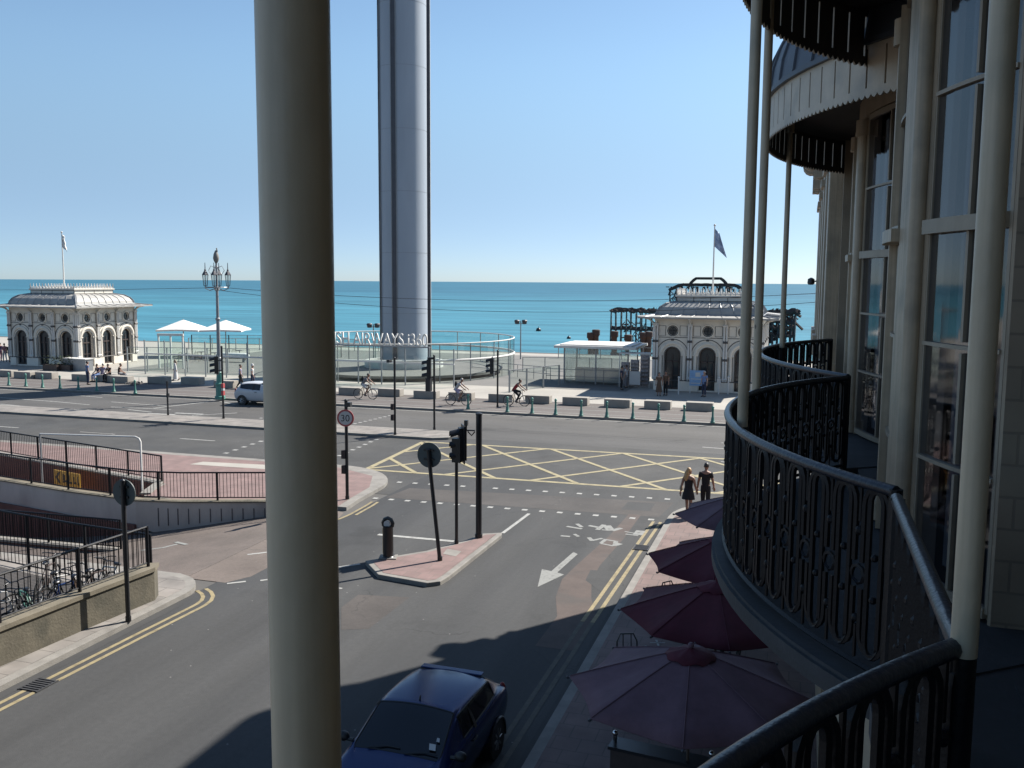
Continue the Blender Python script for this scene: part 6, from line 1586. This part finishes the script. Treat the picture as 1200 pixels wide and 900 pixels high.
mb = MB(); mb.box(-.75, .75, -.14, .14, 0, 1.0); mb.build('panel', 'dark_wood', o, bevel=.01)
mb = MB(); mb.box(-.78, .78, -.17, .17, 1.002, 1.05); mb.build('top_rail', 'black_paint', o)
for x in (-.72, .72): mb = MB(); mb.tube([(x,0,1.05),(x,0,1.16)], .03, 8); mb.ball((x,0,1.19), .045, 6); mb.build('finial', 'chrome', o, smooth=True)
mb = MB()
for q in ((-2.95,19.15),(-2.78,19.55)):
    for d in ((.16,.05),(-.05,.16)): mb.sheet(line_quad((q[0]-d[0], q[1]-d[1]), (q[0]+d[0], q[1]+d[1]), .045), .13)
struct('pavement_paint_marks', mb, 'white_line')

# ------------------------------------------------------------------ pier ruin and the sea
def bars(mb, pts, r): mb.tube(pts, r, 5)
PX0 = at(0,0,0) if False else None
def sea_at(px, D):   # point on the sea seen in column px at distance D from the camera
    a = (px-600)/FPX; d = CAMR @ Vector((a, 0, -1)); d.z = 0; d.normalize(); return d*D*1.0
def frame_along(px0, px1, D):
    a, b = sea_at(px0, D), sea_at(px1, D); return a, (b-a).normalized(), (b-a).length
rr = random.Random(5)
pr = thing('pier_ruin', 'burnt-out iron skeleton of the old pier pavilion with arched roof ribs standing in the sea', 'ruin', (0,0,-8))
D = 252; a, dx, L = frame_along(781, 872, D); dy = Vector((-dx.y, dx.x, 0)); up = Vector((0,0,1))
def hz(py, d=D): return 8.0+8.0+(331.0-py)*d/FPX      # height above the sea
nb = 11
for row in (0, 8, 16):
    for i in range(nb+1):
        mb = MB(); p = a+dx*L*i/nb+dy*row+Vector((rr.uniform(-.25,.25),0,0)); h = hz(338+rr.uniform(0,5)) if rr.random() > .12 else hz(352)
        mb.tube([p-up*1, p+up*h+dx*rr.uniform(-.35,.35)], .2, 5); mb.build('column', 'pier_iron', pr)
mb = MB()
for row in (0, 4, 8, 12, 16):   # roof ribs: shoulder, straight run, raised arch
    pts = []
    for i in range(25):
        f = i/24; x = L*f; z = hz(340)+(hz(334)-hz(340))*min(1, sin(pi*f)*2.2); pts.append(a+dx*x+dy*row+up*(z+rr.uniform(-.12,.12)))
    mb.tube(pts, .42, 6)
    c0, c1 = L*.25, L*.76; pts = []
    for i in range(17):
        f = i/16; z = hz(336)+(hz(326.5)-hz(336))*min(1, (sin(pi*f)*1.9))**.7; pts.append(a+dx*(c0+(c1-c0)*f)+dy*row+up*z)
    mb.tube(pts, .36, 6)
for f in (.05,.14,.25,.5,.76,.9):
    mb.tube([a+dx*L*f+dy*r_+up*(hz(337.5)+rr.uniform(-.3,.3)) for r_ in range(0, 17, 4)], .2, 5)
for k_ in range(46):
    f = rr.random(); p = a+dx*L*f+dy*rr.choice((0,8,16))+up*(hz(336)); mb.tube([p, p+dx*rr.uniform(-1.2,1.2)-up*rr.uniform(.8,4)], rr.uniform(.08,.2), 4)
mb.build('roof_ribs', 'rust', pr)
mb = MB()
for z in (hz(360), hz(378)):
    for row in (0, 8, 16): mb.tube([a-dx*1+dy*row+up*z, a+dx*(L*.25)+dy*row+up*z], .2, 5)
    mb.tube([a+dx*L*.25+up*z, a+dx*L+up*z], .2, 5)
for i in range(16): p = a+dx*rr.uniform(0, L*.22)+up*rr.uniform(hz(358), hz(336)); mb.tube([p, p+dx*rr.uniform(-1.5,1.5)+up*rr.uniform(-2.5,2.5)], .12, 4)
mb.build('bracing', 'pier_iron', pr)
pw = thing('pier_ruin', 'low iron frame of the old pier on thin columns, left of the right pavilion', 'ruin', (0,0,-8))
D2 = 225; a, dx, L = frame_along(714, 792, D2); dy = Vector((-dx.y, dx.x, 0))
h2_ = lambda py: hz(py, D2)
for row in (0, 5.5, 11):
    for i in range(14):
        mb = MB(); p = a+dx*L*i/13+dy*row; mb.tube([p-up, p+dx*rr.uniform(-.25,.25)+up*(h2_(366)+rr.uniform(-.4,.4))], .15, 5); mb.build('column', 'pier_iron', pw)
mb = MB()
for row in (0, 5.5, 11):
    mb.tube([a+dx*(L*i/26)+dy*row+up*(h2_(364.5)+rr.uniform(-.3,.3)) for i in range(27)], .38, 5)
    mb.tube([a+dx*(L*i/13)+dy*row+up*(h2_(386)+rr.uniform(-.2,.2)) for i in range(14)], .2, 5)
for i in range(14): mb.tube([a+dx*L*i/13+up*h2_(365.5), a+dx*L*i/13+dy*11+up*h2_(365)], .18, 4)
for i in range(80):
    f = rr.random(); p = a+dx*L*f+dy*rr.choice((0,5.5,11))+up*h2_(365); mb.tube([p, p+dx*rr.uniform(-1,1)+up*rr.uniform(-.8,.9)], rr.uniform(.06,.16), 4)
for i in range(60):
    p = a+dx*(L*(.2+.6*rr.random()))+dy*rr.choice((0,5.5,11))+up*rr.uniform(h2_(404), h2_(378)); mb.tube([p, p+dx*rr.uniform(-2,2)+up*rr.uniform(-1.5,2.2)], rr.uniform(.08,.16), 4)
mb.build('girders', 'rust', pw)
pe = thing('pier_ruin', 'dark collapsed end of the old pier frame right of the right pavilion', 'ruin', (0,0,-8))
a, dx, L = frame_along(893, 929, 235); dy = Vector((-dx.y, dx.x, 0)); h3_ = lambda py: hz(py, 235)
for row in (0, 4, 8, 12):
    for i in range(8): mb = MB(); p = a+dx*L*i/7+dy*row; mb.tube([p-up, p+dx*rr.uniform(-.3,.6)+up*(h3_(368)+rr.uniform(-.8,.6))], .22, 5); mb.build('column', 'pier_iron', pe)
mb = MB()
for row in (0, 2, 4, 8, 12):
    mb.tube([a-dx*1+dx*((L+2)*i/16)+dy*row+up*(h3_(366)+rr.uniform(-.5,.5)+.03*i) for i in range(17)], .5, 5)
    for z in (374,382,390): mb.tube([a+dx*L*i/8+dy*row+up*(h3_(z)+rr.uniform(-.5,.5)) for i in range(9)], .4, 5)
for i in range(70): p = a+dx*L*rr.random()+dy*rr.uniform(0,12)+up*rr.uniform(h3_(395),h3_(364)); mb.tube([p, p+dx*rr.uniform(-2.5,2.5)+up*rr.uniform(-2,2.4)], rr.uniform(.15,.35), 4)
mb.build('girders', 'rust', pe)
for i, (x, yb, ht, lab) in enumerate(((691.5,406,3.2,'short rusty iron column on the beach, left of a pair behind the glass box roof'),(697.5,406,3.9,'rusty iron column on the beach, right of a pair behind the glass box roof'),(719,409,4.6,'rusty iron column standing below the left end of the pier frame'),(735,409,3.6,'squat rusty iron column below the middle of the pier frame'),(753,409,4.4,'rusty iron column beside the left corner of the right pavilion roof'),(759,409,4.2,'rusty iron column nearest the left corner of the right pavilion roof'))):
    p = at(x, 331+14*FPX/150.0, -6) ; p = sea_at(x, 150); p.z = -8
    o = thing('iron_column', lab, 'column', (p.x, p.y, -8), 0, 'rusty salvaged iron columns on the beach')
    top = 16+(331-({0:390,1:386.5,2:388,3:392,4:389,5:388}[i]))*150/FPX
    mb = MB(); mb.lathe([(.62,0),(.62,.3),(.5,.4),(.46,top-1.2),(.5,top-1.0),(.66,top-.9),(.66,top-.1),(.55,top)], (0,0,0), 12); mb.build('shaft', 'rust', o, smooth=True)
for (x, y, s, lab) in ((631,388,1.0,'dark mooring buoy floating alone to the left of the glass box'),(666.5,397,.7,'small dark buoy on the water just above the glass box roof')):
    p = at(x, y, -8); o = thing('buoy' if s < 2 else 'boat', lab, 'buoy' if s < 2 else 'boat', p)
    mb = MB()
    if s < 2: mb.ball((0,0,.25*s), .85*s, 8); mb.build('float', 'black_paint', o, smooth=True); mb = MB(); mb.tube([(0,0,.6*s),(0,0,1.5*s)], .08*s, 6); mb.build('staff', 'black_paint', o)
    else: mb.prism([(-6,-1.4),(4,-1.4),(7,0),(4,1.4),(-6,1.4)], -.3, 1.3); mb.build('hull', 'tower_dark', o); mb = MB(); mb.box(-3,1,-1,1,1.3,3.2); mb.build('cabin', 'white_paint', o)

# sea material: teal body colour, fine wind ripples, pale and dark drifts
m = bpy.data.materials.new('sea'); m.use_nodes = True; nt = m.node_tree; b = nt.nodes['Principled BSDF']
tc = nd(nt, 'ShaderNodeTexCoord'); mp = nd(nt, 'ShaderNodeMapping'); mp.inputs['Scale'].default_value = (.16, 1, 1); mp.inputs['Rotation'].default_value = (0,0,-YAW)
nt.links.new(tc.outputs['Object'], mp.inputs[0])
n1 = nd(nt, 'ShaderNodeTexNoise'); n1.inputs['Scale'].default_value = .012; n1.inputs['Detail'].default_value = 7; n1.inputs['Roughness'].default_value = .6; nt.links.new(mp.outputs[0], n1.inputs[0])
sx_ = nd(nt, 'ShaderNodeSeparateXYZ'); nt.links.new(tc.outputs['Object'], sx_.inputs[0])
mr = nd(nt, 'ShaderNodeMapRange'); mr.inputs[1].default_value = 100; mr.inputs[2].default_value = 1500; mr.interpolation_type = 'SMOOTHERSTEP'; nt.links.new(sx_.outputs['Y'], mr.inputs[0])
cr = nd(nt, 'ShaderNodeMix', data_type='RGBA'); cr.inputs[6].default_value = (.052, .178, .235, 1); cr.inputs[7].default_value = (.034, .118, .170, 1); nt.links.new(mr.outputs[0], cr.inputs[0])
r1 = nd(nt, 'ShaderNodeMapRange'); r1.inputs[1].default_value = .3; r1.inputs[2].default_value = .7; r1.inputs[3].default_value = .82; r1.inputs[4].default_value = 1.18; nt.links.new(n1.outputs[0], r1.inputs[0])
mx = nd(nt, 'ShaderNodeMix', data_type='RGBA', blend_type='MULTIPLY'); mx.inputs[0].default_value = 1; nt.links.new(cr.outputs[2], mx.inputs[6]); nt.links.new(r1.outputs[0], mx.inputs[7])
n4 = nd(nt, 'ShaderNodeTexNoise'); n4.inputs['Scale'].default_value = .09; n4.inputs['Detail'].default_value = 6; nt.links.new(mp.outputs[0], n4.inputs[0])
r4 = nd(nt, 'ShaderNodeMapRange'); r4.inputs[1].default_value = .3; r4.inputs[2].default_value = .7; r4.inputs[3].default_value = .74; r4.inputs[4].default_value = 1.26; nt.links.new(n4.outputs[0], r4.inputs[0])
mx4 = nd(nt, 'ShaderNodeMix', data_type='RGBA', blend_type='MULTIPLY'); mx4.inputs[0].default_value = 1; nt.links.new(mx.outputs[2], mx4.inputs[6]); nt.links.new(r4.outputs[0], mx4.inputs[7]); mx = mx4
nt.links.new(mx.outputs[2], b.inputs['Base Color']); b.inputs['Roughness'].default_value = .5; b.inputs['Specular IOR Level'].default_value = .12
n2 = nd(nt, 'ShaderNodeTexNoise'); n2.inputs['Scale'].default_value = .35; n2.inputs['Detail'].default_value = 5; nt.links.new(mp.outputs[0], n2.inputs[0])
bp = nd(nt, 'ShaderNodeBump'); bp.inputs['Strength'].default_value = .5; bp.inputs['Distance'].default_value = .6; nt.links.new(n2.outputs[0], bp.inputs['Height']); nt.links.new(bp.outputs[0], b.inputs['Normal'])
sea.data.materials.clear(); sea.data.materials.append(m)

# ------------------------------------------------------------------ light, sky, camera
AZ, EL = radians(53.5), radians(43)          # azimuth from +u towards the sea
sv = Vector((cos(AZ)*cos(EL), sin(AZ)*cos(EL), sin(EL)))
sl = bpy.data.lights.new('sun', 'SUN'); sl.energy = 5.0; sl.angle = radians(.5); sl.color = (1, .955, .88)
so = bpy.data.objects.new('sun', sl); C.objects.link(so); so.rotation_euler = sv.to_track_quat('Z', 'Y').to_euler(); so.location = (40, 40, 80)
w = bpy.data.worlds.new('World'); S.world = w; w.use_nodes = True; nt = w.node_tree; bg = nt.nodes['Background']
def sky_node(air, dust, ozone):
    k = nd(nt, 'ShaderNodeTexSky', sky_type='NISHITA'); k.sun_disc = False; k.sun_elevation = EL; k.sun_rotation = pi/2-AZ
    k.altitude = 0; k.air_density = air; k.dust_density = dust; k.ozone_density = ozone; return k
s_low, s_high = sky_node(.45, .3, 3.5), sky_node(1.0, .35, 1.8)     # clear pale air at the horizon, deeper blue above
tc = nd(nt, 'ShaderNodeTexCoord'); sz = nd(nt, 'ShaderNodeSeparateXYZ'); nt.links.new(tc.outputs['Generated'], sz.inputs[0])
mr = nd(nt, 'ShaderNodeMapRange', interpolation_type='SMOOTHSTEP'); mr.inputs[1].default_value = .0; mr.inputs[2].default_value = .24
nt.links.new(sz.outputs['Z'], mr.inputs[0])
mx = nd(nt, 'ShaderNodeMix', data_type='RGBA'); nt.links.new(mr.outputs[0], mx.inputs[0]); nt.links.new(s_low.outputs[0], mx.inputs[6]); nt.links.new(s_high.outputs[0], mx.inputs[7])
tn = nd(nt, 'ShaderNodeMix', data_type='RGBA'); tn.inputs[6].default_value = (1.0, 1.0, .97, 1); tn.inputs[7].default_value = (.97, 1.06, 1.08, 1); nt.links.new(mr.outputs[0], tn.inputs[0])
ml = nd(nt, 'ShaderNodeMix', data_type='RGBA', blend_type='MULTIPLY'); ml.inputs[0].default_value = 1; nt.links.new(mx.outputs[2], ml.inputs[6]); nt.links.new(tn.outputs[2], ml.inputs[7])
nt.links.new(ml.outputs[2], bg.inputs[0]); bg.inputs[1].default_value = .066
cam = bpy.data.cameras.new('camera'); co = bpy.data.objects.new('camera', cam); C.objects.link(co)
cam.sensor_width = 36; cam.lens = 36*FPX/1200; cam.clip_start = .05; cam.clip_end = 20000
co.matrix_world = Matrix.Translation((0,0,EYE)) @ CAMR.to_4x4(); S.camera = co
S.view_settings.view_transform = 'Standard'; S.view_settings.look = 'None'; S.view_settings.gamma = 1; S.view_settings.exposure = 1.02
S.view_settings.use_curve_mapping = False
S.render.engine = 'CYCLES'; S.cycles.use_denoising = True; S.cycles.max_bounces = 6; S.cycles.diffuse_bounces = 3; S.cycles.glossy_bounces = 3; S.cycles.transparent_max_bounces = 16
S.cycles.caustics_reflective = False; S.cycles.caustics_refractive = False
